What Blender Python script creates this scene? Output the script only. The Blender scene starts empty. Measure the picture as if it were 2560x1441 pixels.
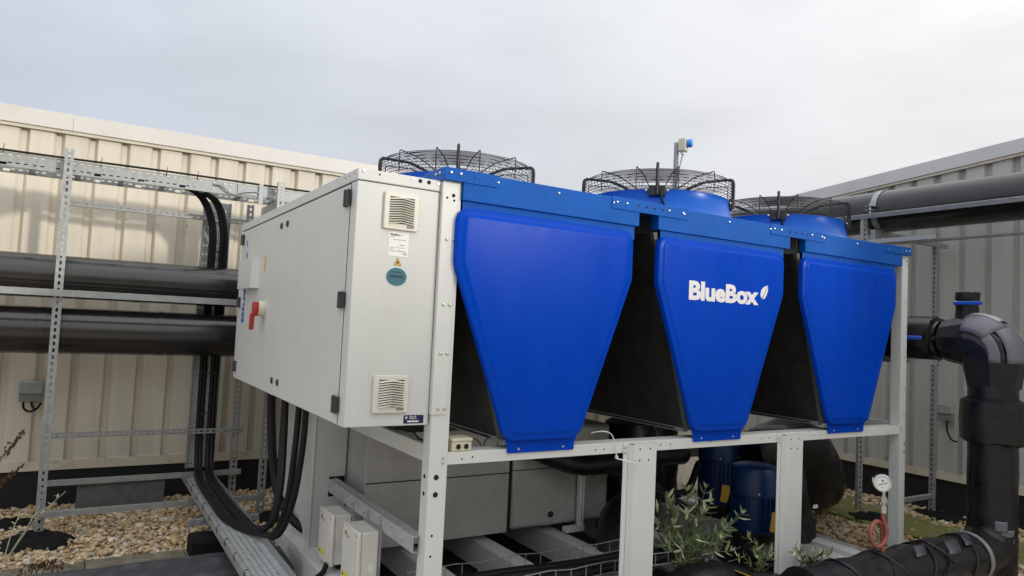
import bpy, bmesh, math, random
import numpy as np
from mathutils import Vector, Matrix
random.seed(7); rng = np.random.default_rng(7)
R = math.radians
scene = bpy.context.scene
C = scene.collection

# ------------------------------------------------------------------ camera
cam = bpy.data.cameras.new('camera'); camo = bpy.data.objects.new('camera', cam); C.objects.link(camo)
yaw, pit, rol = R(31.39035), R(3.13084), R(2.70649)
fw = Vector((math.sin(yaw)*math.cos(pit), math.cos(yaw)*math.cos(pit), math.sin(pit)))
rt = Vector((math.cos(yaw), -math.sin(yaw), 0)); up = rt.cross(fw)
r2 = math.cos(rol)*rt + math.sin(rol)*up; u2 = -math.sin(rol)*rt + math.cos(rol)*up
m3 = Matrix((r2, u2, -fw)).transposed()
CAM = Vector((-1.55205, -3.21019, 1.65))
camo.matrix_world = Matrix.Translation(CAM) @ m3.to_4x4()
cam.sensor_width = 36; cam.lens = 36*1766.65/2560; cam.clip_start = .05; cam.clip_end = 500
scene.camera = camo

# ------------------------------------------------------------------ sky and sun
SUN_AZ, SUN_EL = R(30), R(12.5)            # azimuth measured from -Y towards +X
sdir = Vector((math.sin(SUN_AZ)*math.cos(SUN_EL), -math.cos(SUN_AZ)*math.cos(SUN_EL), math.sin(SUN_EL)))
w = bpy.data.worlds.new('World'); scene.world = w; w.use_nodes = True
nt = w.node_tree; nt.nodes.clear()
def N(t, typ, **k):
    n = t.nodes.new(typ)
    for a, b in k.items(): setattr(n, a, b)
    return n
out = N(nt, 'ShaderNodeOutputWorld'); bg = N(nt, 'ShaderNodeBackground')
sky = N(nt, 'ShaderNodeTexSky', sky_type='NISHITA', sun_disc=False)
sky.sun_elevation = SUN_EL; sky.sun_rotation = math.pi - SUN_AZ; sky.air_density = 1.2; sky.dust_density = 2.0
tc = N(nt, 'ShaderNodeTexCoord')
vd = N(nt, 'ShaderNodeVectorMath', operation='DOT_PRODUCT'); vd.inputs[1].default_value = sdir
nt.links.new(tc.outputs['Generated'], vd.inputs[0])
mr = N(nt, 'ShaderNodeMapRange'); mr.inputs[1].default_value = -1; mr.inputs[2].default_value = 1.0
nt.links.new(vd.outputs['Value'], mr.inputs[0])
cr = N(nt, 'ShaderNodeValToRGB')           # cloud sheet: cool away from the sun, warmer and brighter towards it
cr.color_ramp.elements[0].color = (5.85, 6.5, 7.6, 1); cr.color_ramp.elements[1].color = (13.0, 12.9, 12.6, 1)
e = cr.color_ramp.elements.new(.48); e.color = (9.0, 9.05, 9.25, 1)
nt.links.new(mr.outputs[0], cr.inputs[0])
mp = N(nt, 'ShaderNodeMapping'); mp.inputs['Scale'].default_value = (1.3, 1.3, 4.2); mp.inputs['Location'].default_value = (3.1, 1.7, .4)
nt.links.new(tc.outputs['Generated'], mp.inputs[0])
ns = N(nt, 'ShaderNodeTexNoise'); ns.inputs['Scale'].default_value = 1.7; ns.inputs['Detail'].default_value = 5; ns.inputs['Roughness'].default_value = .5
nt.links.new(mp.outputs[0], ns.inputs[0])
nr = N(nt, 'ShaderNodeMapRange'); nr.inputs[1].default_value = .42; nr.inputs[2].default_value = .66; nr.inputs[3].default_value = 1.05; nr.inputs[4].default_value = .91
nt.links.new(ns.outputs[0], nr.inputs[0])
sx = N(nt, 'ShaderNodeSeparateXYZ'); nt.links.new(tc.outputs['Generated'], sx.inputs[0])
z2 = N(nt, 'ShaderNodeMath', operation='POWER'); z2.inputs[1].default_value = 2.4; zc = N(nt, 'ShaderNodeMath', operation='MAXIMUM'); zc.inputs[1].default_value = 0
nt.links.new(sx.outputs['Z'], zc.inputs[0]); nt.links.new(zc.outputs[0], z2.inputs[0])
ov = N(nt, 'ShaderNodeMapRange'); ov.inputs[1].default_value = 0; ov.inputs[2].default_value = 1; ov.inputs[3].default_value = 1.05; ov.inputs[4].default_value = 2.15   # overcast sky: zenith about twice the horizon
nt.links.new(z2.outputs[0], ov.inputs[0])
mu = N(nt, 'ShaderNodeMath', operation='MULTIPLY'); nt.links.new(nr.outputs[0], mu.inputs[0]); nt.links.new(ov.outputs[0], mu.inputs[1])
vs = N(nt, 'ShaderNodeVectorMath', operation='SCALE'); nt.links.new(cr.outputs[0], vs.inputs[0]); nt.links.new(mu.outputs[0], vs.inputs['Scale'])
mx = N(nt, 'ShaderNodeMixRGB'); mx.inputs[0].default_value = .93
nt.links.new(sky.outputs[0], mx.inputs[1]); nt.links.new(vs.outputs[0], mx.inputs[2])
nt.links.new(mx.outputs[0], bg.inputs[0]); bg.inputs[1].default_value = .1
nt.links.new(bg.outputs[0], out.inputs[0])
sl = bpy.data.lights.new('sun', 'SUN'); sl.energy = 2.1; sl.angle = R(4.5); sl.color = (1, .92, .81)
so = bpy.data.objects.new('sun', sl); C.objects.link(so); so.rotation_euler = sdir.to_track_quat('Z', 'Y').to_euler()
so.location = (3, -6, 8)
scene.view_settings.view_transform = 'Standard'; scene.view_settings.look = 'None'
scene.view_settings.exposure = -0.18; scene.view_settings.gamma = 1
scene.cycles.max_bounces = 6

# ------------------------------------------------------------------ materials
MATS = {}
def mat(name, col, rough=.5, metal=0., var=.08, vscale=6., bump=0., bscale=80., coat=0., spec=.5, rvar=0., stretch=None, col2=None, c2scale=3., c2lo=.5, c2hi=.7, objvar=0.):
    m = bpy.data.materials.new(name); m.use_nodes = True; t = m.node_tree
    p = t.nodes['Principled BSDF']; L = t.links.new
    p.inputs['Roughness'].default_value = rough; p.inputs['Metallic'].default_value = metal
    p.inputs['Specular IOR Level'].default_value = spec
    if coat: p.inputs['Coat Weight'].default_value = coat; p.inputs['Coat Roughness'].default_value = .12
    c = N(t, 'ShaderNodeTexCoord'); mp = N(t, 'ShaderNodeMapping'); L(c.outputs['Object'], mp.inputs[0])
    if stretch: mp.inputs['Scale'].default_value = stretch
    n = N(t, 'ShaderNodeTexNoise'); n.inputs['Scale'].default_value = vscale; n.inputs['Detail'].default_value = 6; n.inputs['Roughness'].default_value = .62
    L(mp.outputs[0], n.inputs[0])
    r = N(t, 'ShaderNodeMapRange'); r.inputs[1].default_value = .3; r.inputs[2].default_value = .7; r.inputs[3].default_value = 1-var; r.inputs[4].default_value = 1+var
    L(n.outputs[0], r.inputs[0])
    base = N(t, 'ShaderNodeRGB'); base.outputs[0].default_value = (*col, 1); src = base.outputs[0]
    if col2:
        n2 = N(t, 'ShaderNodeTexNoise'); n2.inputs['Scale'].default_value = c2scale; n2.inputs['Detail'].default_value = 7; n2.inputs['Roughness'].default_value = .65
        L(mp.outputs[0], n2.inputs[0])
        r2_ = N(t, 'ShaderNodeMapRange'); r2_.inputs[1].default_value = c2lo; r2_.inputs[2].default_value = c2hi; L(n2.outputs[0], r2_.inputs[0])
        mm = N(t, 'ShaderNodeMixRGB'); mm.inputs[2].default_value = (*col2, 1); L(r2_.outputs[0], mm.inputs[0]); L(src, mm.inputs[1]); src = mm.outputs[0]
    v = N(t, 'ShaderNodeVectorMath', operation='SCALE'); L(src, v.inputs[0]); L(r.outputs[0], v.inputs['Scale'])
    if objvar:
        oi = N(t, 'ShaderNodeObjectInfo'); orr = N(t, 'ShaderNodeMapRange'); orr.inputs[3].default_value = 1-objvar; orr.inputs[4].default_value = 1+objvar; L(oi.outputs['Random'], orr.inputs[0])
        om = N(t, 'ShaderNodeMath', operation='MULTIPLY'); L(r.outputs[0], om.inputs[0]); L(orr.outputs[0], om.inputs[1]); L(om.outputs[0], v.inputs['Scale'])
    L(v.outputs[0], p.inputs['Base Color'])
    if rvar:
        rr = N(t, 'ShaderNodeMapRange'); rr.inputs[1].default_value = .3; rr.inputs[2].default_value = .7; rr.inputs[3].default_value = max(.05, rough-rvar); rr.inputs[4].default_value = rough+rvar
        L(n.outputs[0], rr.inputs[0]); L(rr.outputs[0], p.inputs['Roughness'])
    if bump:
        b = N(t, 'ShaderNodeBump'); b.inputs['Strength'].default_value = bump; b.inputs['Distance'].default_value = .003
        nb = N(t, 'ShaderNodeTexNoise'); nb.inputs['Scale'].default_value = bscale; nb.inputs['Detail'].default_value = 3; L(mp.outputs[0], nb.inputs[0])
        L(nb.outputs[0], b.inputs['Height']); L(b.outputs[0], p.inputs['Normal'])
    MATS[name] = m
    return m
mat('white', (.60, .622, .615), .45, var=.02, vscale=2.5, bump=.04, bscale=200, col2=(.55, .565, .55), c2scale=1.6, c2lo=.5, c2hi=.85, stretch=(1.5, 1.5, .8))
mat('white_frame', (.66, .68, .67), .45, var=.03, vscale=4, bump=.05, bscale=260, col2=(.60, .59, .55), c2scale=5, c2lo=.6, c2hi=.85)
mat('blue_panel', (0., .055, .50), .30, var=.05, vscale=2.2, rvar=.06, spec=.07, stretch=(2.5, 2.5, .5), col2=(.004, .055, .47), c2scale=3, c2lo=.5, c2hi=.8)
mat('blue_band', (0., .10, .47), .30, var=.10, vscale=3, bump=1., bscale=380, rvar=.06, spec=.2)
mat('blue_cowl', (0., .095, .50), .30, var=.05, vscale=3, rvar=.05, spec=.22)
mat('galv_flat', (.42, .44, .45), .55, metal=.15, var=.16, vscale=26, rvar=.1, col2=(.33, .345, .35), c2scale=11, c2lo=.5, c2hi=.75)
mat('galv', (.34, .36, .365), .5, metal=.5, var=.16, vscale=26, rvar=.12, col2=(.36, .375, .38), c2scale=11, c2lo=.5, c2hi=.75)
mat('galv_dull', (.38, .40, .41), .55, metal=.6, var=.14, vscale=20, rvar=.1)
mat('black_pipe', (.012, .011, .012), .21, var=.25, vscale=5, bump=.05, bscale=7, rvar=.05, spec=.75)
mat('black_wrap', (.010, .010, .012), .36, var=.4, vscale=9, bump=1.2, bscale=11, rvar=.12, spec=.42)
mat('black_cable', (.008, .008, .009), .55, var=.2, vscale=30, spec=.28)
mat('black_wire', (.016, .016, .018), .45, var=.1)
mat('black_coil', (.030, .030, .030), .6, var=.35, vscale=7, bump=.3, bscale=60, spec=.3)
mat('coil_frame', (.075, .08, .075), .5, var=.2)
mat('black_metal', (.014, .0145, .015), .6, var=.2, spec=.25)
mat('rubber', (.010, .010, .011), .9, var=.35, vscale=18, bump=1., bscale=50, col2=(.028, .026, .024), c2scale=14, c2lo=.6, c2hi=.8, spec=.15)
mat('bitumen', (.040, .042, .050), .6, var=.3, vscale=12, bump=.6, bscale=40, col2=(.10, .10, .105), c2scale=9, c2lo=.52, c2hi=.75)
mat('plinth', (.010, .010, .011), .8, var=.4, vscale=7, bump=.5, bscale=25)
mat('block_grey', (.085, .09, .09), .8, var=.25, vscale=14, bump=.6, bscale=60)
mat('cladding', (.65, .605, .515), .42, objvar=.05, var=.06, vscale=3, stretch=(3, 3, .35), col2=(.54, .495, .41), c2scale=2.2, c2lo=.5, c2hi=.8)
mat('cladding_shade', (.49, .49, .475), .45, objvar=.05, var=.05, vscale=3, stretch=(3, 3, .35), col2=(.41, .405, .385), c2scale=2.2, c2lo=.5, c2hi=.8)  # darker copy of cladding: the right wall's shade is put into the colour
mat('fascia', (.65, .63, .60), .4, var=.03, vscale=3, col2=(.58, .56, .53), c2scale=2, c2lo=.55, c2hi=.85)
mat('fascia_shade', (.60, .60, .61), .42, var=.03, vscale=3, col2=(.50, .50, .50), c2scale=2, c2lo=.55, c2hi=.85)  # same coping as fascia, with the shade put into its colour
mat('trim', (.64, .59, .48), .45, var=.06, vscale=6, col2=(.42, .38, .29), c2scale=5, c2lo=.5, c2hi=.8)
mat('roof', (.34, .30, .25), .9, var=.4, vscale=30, bump=.8, bscale=90, col2=(.58, .52, .43), c2scale=45, c2lo=.40, c2hi=.58)
mat('moss', (.15, .155, .035), .95, var=.35, vscale=25, bump=.9, bscale=110, col2=(.17, .155, .11), c2scale=9, c2lo=.5, c2hi=.65)
mat('paver', (.17, .155, .12), .9, var=.3, vscale=20, bump=.7, bscale=90, col2=(.10, .085, .05), c2scale=7, c2lo=.45, c2hi=.65)
mat('enclosure', (.42, .425, .42), .33, metal=.15, var=.12, vscale=3, rvar=.08, col2=(.28, .285, .28), c2scale=2, c2lo=.5, c2hi=.75)
mat('cream_plastic', (.60, .575, .44), .45, var=.05, vscale=10)
mat('grey_plastic', (.70, .69, .65), .42, var=.05, vscale=8, bump=.05, bscale=200)
mat('vent_plastic', (.66, .655, .58), .4, var=.03)
mat('isolator', (.30, .35, .33), .5, var=.1)
mat('isolator_dark', (.20, .24, .225), .5, var=.1)
mat('hinge', (.035, .038, .042), .4, var=.1)
mat('dark_hole', (.008, .008, .008), .8, var=0)
mat('bolt', (.62, .62, .60), .3, metal=.9, var=.1, vscale=40)
mat('red', (.42, .028, .03), .4, var=.08)
mat('yellow', (.72, .42, .05), .5, var=.06)
mat('yellow_label', (.78, .72, .03), .5, var=.05)
mat('label_white', (.80, .80, .79), .45, var=.02)
mat('ink', (.035, .035, .04), .6, var=0)
mat('ink_grey', (.25, .25, .26), .6, var=0)
mat('teal', (.004, .115, .165), .4, var=.05)
mat('teal_ink', (.01, .03, .06), .5, var=0)
mat('teal_rim', (.35, .62, .68), .5, var=0)
mat('navy', (.012, .012, .085), .35, var=.05)
mat('logo_white', (.80, .80, .82), .4, var=.02)
mat('logo_blue', (.03, .11, .45), .4, var=.03)
mat('tape_dark', (.07, .07, .08), .35, var=.2, vscale=12, bump=.5, bscale=30)
mat('tape_light', (.13, .13, .155), .45, var=.1, vscale=12, bump=.3, bscale=40)
mat('tape_white', (.42, .41, .40), .45, var=.08, vscale=12, bump=.3, bscale=40)
mat('handle_blue', (.01, .09, .50), .35, var=.05)
mat('lens_blue', (.03, .25, .75), .12, var=.05, coat=.6)
mat('pump_blue', (.002, .028, .12), .38, var=.15, vscale=8)
mat('dial', (.82, .82, .82), .35, var=.02)
mat('steel', (.60, .60, .60), .22, metal=1., var=.06)
mat('copper_red', (.30, .085, .065), .5, var=.2, vscale=30)
mat('tie_white', (.75, .75, .73), .4, var=.03)
mat('leaf', (.16, .235, .09), .55, var=.3, vscale=14)
mat('leaf_pale', (.42, .46, .28), .6, var=.25, vscale=14)
mat('leaf_dark', (.045, .075, .035), .5, var=.3, vscale=14)
mat('twig', (.16, .13, .08), .8, var=.25, vscale=30)
mat('dry', (.10, .055, .03), .9, var=.4, vscale=40)
mat('dry_pale', (.38, .35, .28), .9, var=.3, vscale=40)
mat('base_grey', (.42, .425, .41), .5, var=.12, vscale=7, col2=(.26, .25, .22), c2scale=5, c2lo=.5, c2hi=.75)
# pebble material: one tint per stone, stored on the mesh
m = bpy.data.materials.new('pebble'); m.use_nodes = True; t = m.node_tree; p = t.nodes['Principled BSDF']
a = N(t, 'ShaderNodeAttribute', attribute_name='tint'); rmp = N(t, 'ShaderNodeValToRGB'); t.links.new(a.outputs['Fac'], rmp.inputs[0])
els = [(0, (.10, .065, .035)), (.15, (.34, .22, .11)), (.35, (.47, .32, .165)), (.55, (.51, .40, .25)), (.75, (.55, .46, .33)), (.9, (.60, .56, .48)), (1, (.34, .31, .27))]
while len(rmp.color_ramp.elements) < len(els): rmp.color_ramp.elements.new(.5)
for el, (po, c_) in zip(rmp.color_ramp.elements, els): el.position = po; el.color = (*c_, 1)
n_ = N(t, 'ShaderNodeTexNoise'); n_.inputs['Scale'].default_value = 45; n_.inputs['Detail'].default_value = 5
tcx = N(t, 'ShaderNodeTexCoord'); t.links.new(tcx.outputs['Object'], n_.inputs[0])
r_ = N(t, 'ShaderNodeMapRange'); r_.inputs[1].default_value = .3; r_.inputs[2].default_value = .7; r_.inputs[3].default_value = .72; r_.inputs[4].default_value = 1.2; t.links.new(n_.outputs[0], r_.inputs[0])
v_ = N(t, 'ShaderNodeVectorMath', operation='SCALE'); t.links.new(rmp.outputs[0], v_.inputs[0]); t.links.new(r_.outputs[0], v_.inputs['Scale']); t.links.new(v_.outputs[0], p.inputs['Base Color'])
p.inputs['Roughness'].default_value = .75; MATS['pebble'] = m

# ------------------------------------------------------------------ mesh helpers
class MB:
    def __init__(s): s.v = []; s.f = []
    def add(s, vs, fs):
        o = len(s.v); s.v += [tuple(x) for x in vs]; s.f += [tuple(i+o for i in f) for f in fs]; return s
    def box(s, x0, x1, y0, y1, z0, z1):
        return s.add([(x0,y0,z0),(x1,y0,z0),(x1,y1,z0),(x0,y1,z0),(x0,y0,z1),(x1,y0,z1),(x1,y1,z1),(x0,y1,z1)],
              [(0,3,2,1),(4,5,6,7),(0,1,5,4),(1,2,6,5),(2,3,7,6),(3,0,4,7)])
    def obox(s, c, ax, h):
        c = Vector(c); a = [Vector(x)*hh for x, hh in zip(ax, h)]; vs = []
        for k in (-1, 1):
            for i, j in ((-1,-1),(1,-1),(1,1),(-1,1)): vs.append(c + a[0]*i + a[1]*j + a[2]*k)
        return s.add(vs, [(0,3,2,1),(4,5,6,7),(0,1,5,4),(1,2,6,5),(2,3,7,6),(3,0,4,7)])
    def tube(s, pts, r, n=8, closed=False, caps=True):
        P = [Vector(p) for p in pts]; m = len(P); rr = r if isinstance(r, (list, tuple)) else [r]*m
        T = []
        for i in range(m):
            a = P[(i-1) % m] if (closed or i > 0) else P[i]; b = P[(i+1) % m] if (closed or i < m-1) else P[i]
            T.append((b-a).normalized())
        u = T[0].orthogonal().normalized(); vs = []
        for i in range(m):
            u = (u - T[i]*u.dot(T[i])).normalized(); w_ = T[i].cross(u)
            for k in range(n):
                a = 2*math.pi*k/n; vs.append(P[i] + (u*math.cos(a) + w_*math.sin(a))*rr[i])
        fs = []
        for i in range(m if closed else m-1):
            j = (i+1) % m
            for k in range(n): fs.append((i*n+k, i*n+(k+1) % n, j*n+(k+1) % n, j*n+k))
        if caps and not closed: fs.append(tuple(range(n-1, -1, -1))); fs.append(tuple((m-1)*n+k for k in range(n)))
        return s.add(vs, fs)
    def cyl(s, p0, p1, r, r1=None, n=16): return s.tube([p0, p1], [r, r if r1 is None else r1], n)
    def ring(s, c, R_, r, n=48, k=5, z=(0,0,1)):
        z = Vector(z); u = z.orthogonal().normalized(); v = z.cross(u); c = Vector(c)
        return s.tube([c + u*R_*math.cos(2*math.pi*i/n) + v*R_*math.sin(2*math.pi*i/n) for i in range(n)], r, k, closed=True)
    def lathe(s, prof, c, axis=(0,0,1), n=40, caps=True):
        z = Vector(axis).normalized(); u = z.orthogonal().normalized(); v = z.cross(u); c = Vector(c); vs = []; m = len(prof)
        for r, h in prof:
            for k in range(n):
                a = 2*math.pi*k/n; vs.append(c + z*h + (u*math.cos(a) + v*math.sin(a))*max(r, 1e-4))
        fs = [(i*n+k, i*n+(k+1) % n, (i+1)*n+(k+1) % n, (i+1)*n+k) for i in range(m-1) for k in range(n)]
        if caps: fs.append(tuple(range(n-1, -1, -1))); fs.append(tuple((m-1)*n+k for k in range(n)))
        return s.add(vs, fs)
    def prism(s, poly, fn, d0, d1):
        n = len(poly); vs = [fn(a, b, d0) for a, b in poly] + [fn(a, b, d1) for a, b in poly]
        return s.add(vs, [tuple(range(n-1, -1, -1)), tuple(range(n, 2*n))] + [(i, (i+1) % n, n+(i+1) % n, n+i) for i in range(n)])
    def plate(s, o, ux, uy, W, H, holes, th=.002):
        """sheet W x H with rectangular holes (x0,x1,y0,y1); two skins, th apart"""
        o, ux, uy = Vector(o), Vector(ux), Vector(uy); nn = ux.cross(uy)
        xs = sorted({0., W} | {round(h[0], 5) for h in holes} | {round(h[1], 5) for h in holes})
        ys = sorted({0., H} | {round(h[2], 5) for h in holes} | {round(h[3], 5) for h in holes})
        hs = {}
        ix = {x: i for i, x in enumerate(xs)}; iy = {y: i for i, y in enumerate(ys)}
        for h in holes:
            for i in range(ix[round(h[0], 5)], ix[round(h[1], 5)]):
                for j in range(iy[round(h[2], 5)], iy[round(h[3], 5)]): hs[i, j] = 1
        ny = len(ys); b = len(s.v)
        for k in (0, th):
            for x in xs:
                for y in ys: s.v.append(tuple(o + ux*x + uy*y + nn*k))
        m = len(xs)*ny
        for i in range(len(xs)-1):
            for j in range(ny-1):
                if (i, j) in hs: continue
                q = [b+i*ny+j, b+(i+1)*ny+j, b+(i+1)*ny+j+1, b+i*ny+j+1]
                s.f.append(tuple(reversed(q))); s.f.append(tuple(x+m for x in q))
        return s
    def mesh(s, name, material=None, smooth=None):
        me = bpy.data.meshes.new(name); me.from_pydata([tuple(v) for v in s.v], [], s.f); me.update()
        if smooth is not None:
            me.polygons.foreach_set('use_smooth', [True]*len(me.polygons)); me.set_sharp_from_angle(angle=R(smooth))
        if material: me.materials.append(MATS[material])
        return me
    def build(s, name, material, parent=None, smooth=None, bevel=0, mx=None):
        return link(name, s.mesh(name, material, smooth), parent, bevel, mx)
def link(name, me, parent=None, bevel=0, mx=None):
    o = bpy.data.objects.new(name, me); C.objects.link(o)
    if mx is not None: o.matrix_basis = mx
    if parent is not None:
        o.parent = parent
        if parent.type == 'EMPTY': o.matrix_parent_inverse = Matrix.Translation(-parent.location)
        else: o.matrix_parent_inverse = parent_world(parent).inverted()
    if bevel:
        b = o.modifiers.new('bevel', 'BEVEL'); b.width = bevel; b.segments = 2; b.limit_method = 'ANGLE'; b.angle_limit = R(40)
        me.polygons.foreach_set('use_smooth', [True]*len(me.polygons)); me.set_sharp_from_angle(angle=R(50))
    return o
def parent_world(p): return p.matrix_basis.copy()      # parts keep world coordinates
def tag(o, label, cat, group=None, kind=None):
    if label: o['label'] = label
    if cat: o['category'] = cat
    if group: o['group'] = group
    if kind: o['kind'] = kind
    return o
def thing(name, label, cat, loc=(0,0,0), group=None):
    o = bpy.data.objects.new(name, None); C.objects.link(o); o.location = loc; o.empty_display_size = .1
    return tag(o, label, cat, group)
def T(x, y, z): return Matrix.Translation((x, y, z))
def frame(o, x, y):
    x = Vector(x).normalized(); y = Vector(y).normalized(); z = x.cross(y)
    return Matrix.Translation(o) @ Matrix((x, y, z)).transposed().to_4x4()
def spline(pts, n=8):
    P = [Vector(p) for p in pts]; P = [2*P[0]-P[1]] + P + [2*P[-1]-P[-2]]; o = []
    for i in range(1, len(P)-2):
        a, b, c, d = P[i-1:i+3]
        for k in range(n):
            t_ = k/n; o.append(.5*((2*b) + (c-a)*t_ + (2*a-5*b+4*c-d)*t_*t_ + (3*b-a-3*c+d)*t_**3))
    return o + [P[-2]]
def roundpoly(pts, rad, n=5):
    o = []; m = len(pts)
    for i in range(m):
        p, a, b = Vector(pts[i]), Vector(pts[i-1]), Vector(pts[(i+1) % m])
        r = rad[i] if isinstance(rad, (list, tuple)) else rad
        if r <= 0: o.append(tuple(p)); continue
        da, db = (a-p).normalized(), (b-p).normalized(); ang = da.angle(db); d = r/math.tan(ang/2)
        p0, p1 = p+da*d, p+db*d
        for k in range(n+1):
            t_ = k/n; o.append(tuple((1-t_)**2*p0 + 2*t_*(1-t_)*p + t_*t_*p1))
    return o
def inset(poly, d):
    m = len(poly); o = []
    for i in range(m):
        p, a, b = Vector(poly[i]), Vector(poly[i-1]), Vector(poly[(i+1) % m])
        e0, e1 = (p-a).normalized(), (b-p).normalized(); n0, n1 = Vector((-e0.y, e0.x)), Vector((-e1.y, e1.x))
        k = (n0+n1); k = k/max(k.dot(n0), .35) if k.length > 1e-6 else n0
        o.append(tuple(p + k*d))
    return o
def text(body, name, material, parent, o, xd, yd, width=None, height=None, bold=0., space=1., thick=.0006, center=False):
    cu = bpy.data.curves.new('t', 'FONT'); cu.body = body; cu.size = 1; cu.offset = bold; cu.space_character = space; cu.resolution_u = 3; cu.extrude = .004
    tmp = bpy.data.objects.new('t', cu); C.objects.link(tmp)
    dg = bpy.context.evaluated_depsgraph_get()
    me = bpy.data.meshes.new_from_object(tmp.evaluated_get(dg)); bpy.data.objects.remove(tmp); bpy.data.curves.remove(cu)
    co = np.zeros(len(me.vertices)*3); me.vertices.foreach_get('co', co); co = co.reshape(-1, 3)
    lo, hi = co.min(0), co.max(0); sc = np.ones(3)
    if width: sc[0] = width/(hi[0]-lo[0])
    if height: sc[1] = height/(hi[1]-lo[1])
    if not width: sc[0] = sc[1]
    if not height: sc[1] = sc[0]
    co = (co - [lo[0], lo[1], lo[2]])*sc; co[:, 2] = co[:, 2]/.008*thick/sc[2] if sc[2] else 0
    if center: co[:, 0] -= (hi[0]-lo[0])*sc[0]/2
    me.vertices.foreach_set('co', co.ravel()); me.update(); me.name = name; me.materials.clear(); me.materials.append(MATS[material])
    return link(name, me, parent, mx=frame(o, xd, yd))
# shared little pieces
BOLT = MB().lathe([(.0092, 0), (.0092, .003), (.007, .0065), (.003, .0078)], (0,0,0), (0,0,1), 10).mesh('bolt', 'bolt', 40)
SBOLT = MB().lathe([(.0065, 0), (.0065, .003), (.0045, .005)], (0,0,0), (0,0,1), 8).mesh('screw', 'bolt', 40)
HOLE = MB().lathe([(.006, 0), (.006, .0012)], (0,0,0), (0,0,1), 10).mesh('hole', 'dark_hole')
HEXH = MB().lathe([(.015, 0), (.015, .0012)], (0,0,0), (0,0,1), 6).mesh('hex_hole', 'dark_hole')
def piece(name, me, parent, p, nrm=(0,-1,0), sc=1.):
    z = Vector(nrm).normalized(); x = z.orthogonal().normalized(); y = z.cross(x)
    return link(name, me, parent, mx=Matrix.Translation(p) @ Matrix((x, y, z)).transposed().to_4x4() @ Matrix.Scale(sc, 4))
def strut(p0, p1, face, w=.045, d=.041, pitch=.05, slot=(.028, .014), slots=True, lip=True, mb=None):
    """slotted steel channel from p0 to p1; its slotted web looks along face"""
    p0, p1, f = Vector(p0), Vector(p1), Vector(face).normalized(); a = (p1-p0); L = a.length; a.normalize(); s = a.cross(f); m = mb or MB(); t_ = .0025
    def bx(u0, u1, s0, s1, f0, f1): m.obox(p0 + a*(u0+u1)/2 + s*(s0+s1)/2 + f*(f0+f1)/2, (a, s, f), ((u1-u0)/2, (s1-s0)/2, (f1-f0)/2))
    h = w/2; sw = slot[1]/2
    if slots:
        bx(0, L, -h, -sw, d/2-t_, d/2); bx(0, L, sw, h, d/2-t_, d/2)
        n = int(L/pitch); u = 0; g = pitch-slot[0]
        for i in range(n+1):
            e_ = min(L, i*pitch + g)
            if i*pitch < L: bx(i*pitch, e_, -sw, sw, d/2-t_+.0004, d/2-.0004)
    else: bx(0, L, -h, h, d/2-t_, d/2)
    bx(0, L, -h, -h+t_, -d/2, d/2-t_); bx(0, L, h-t_, h, -d/2, d/2-t_)
    if lip: bx(0, L, -h+t_, -h+.011, -d/2, -d/2+t_); bx(0, L, h-.011, h-t_, -d/2, -d/2+t_)
    return m

# ------------------------------------------------------------------ ground
GZ = -.05
g = MB().box(-60, 60, -60, 60, -.4, GZ-.012).build('ground', 'roof'); g['kind'] = 'structure'
def ico(sub):
    bm = bmesh.new(); bmesh.ops.create_icosphere(bm, subdivisions=sub, radius=1)
    v = np.array([x.co[:] for x in bm.verts]); f = np.array([[q.index for q in p_.verts] for p_ in bm.faces]); bm.free(); return v, f
def pebbles(rects, name, label):
    V, F, TT = [], [], []; off = 0
    for (x0, x1, y0, y1, size, sub, layers) in rects:
        v0, f0 = ico(sub); k = int((x1-x0)*(y1-y0)/(size*size*1.45)*layers)
        px, py = rng.uniform(x0, x1, k), rng.uniform(y0, y1, k)
        s = size*np.exp(rng.normal(0, .36, k)); a = rng.uniform(0, 6.283, k); el = rng.uniform(.55, 1.0, k); fl = rng.uniform(.42, .75, k)
        pz = GZ + rng.uniform(-.012, .016, k)
        lump = 1 + .13*rng.normal(size=(k, len(v0), 1)); vv = v0[None]*lump
        vv = vv*np.stack([s, s*el, s*fl], 1)[:, None, :]*.62
        ti = rng.uniform(-.4, .4, k); ct, st = np.cos(ti)[:, None], np.sin(ti)[:, None]
        x, y, z = vv[..., 0], vv[..., 1], vv[..., 2]; x, z = x*ct - z*st, x*st + z*ct
        ca, sa = np.cos(a)[:, None], np.sin(a)[:, None]
        w_ = np.stack([x*ca - y*sa + px[:, None], x*sa + y*ca + py[:, None], z + pz[:, None]], -1)
        V.append(w_.reshape(-1, 3)); F.append((f0[None] + (np.arange(k)*len(v0))[:, None, None] + off).reshape(-1, 3)); off += k*len(v0)
        TT.append(np.repeat(rng.beta(1.5, 1.5, k), len(v0)))
    V, F, TT = np.concatenate(V), np.concatenate(F), np.concatenate(TT)
    me = bpy.data.meshes.new(name); me.vertices.add(len(V)); me.vertices.foreach_set('co', V.ravel())
    me.loops.add(F.size); me.loops.foreach_set('vertex_index', F.ravel().astype(np.int32))
    me.polygons.add(len(F)); me.polygons.foreach_set('loop_start', np.arange(0, F.size, 3, dtype=np.int32))
    me.polygons.foreach_set('use_smooth', np.ones(len(F), bool)); me.update(calc_edges=True)
    at = me.attributes.new('tint', 'FLOAT', 'POINT'); at.data.foreach_set('value', TT.astype(np.float32)); me.materials.append(MATS['pebble'])
    return tag(link(name, me), label, 'gravel', kind='stuff')
pebbles([(-2.9, .45, 2.27, 3.95, .0235, 2, 1.45)], 'gravel', 'loose tan and cream roof gravel below the left pipes')
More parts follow.
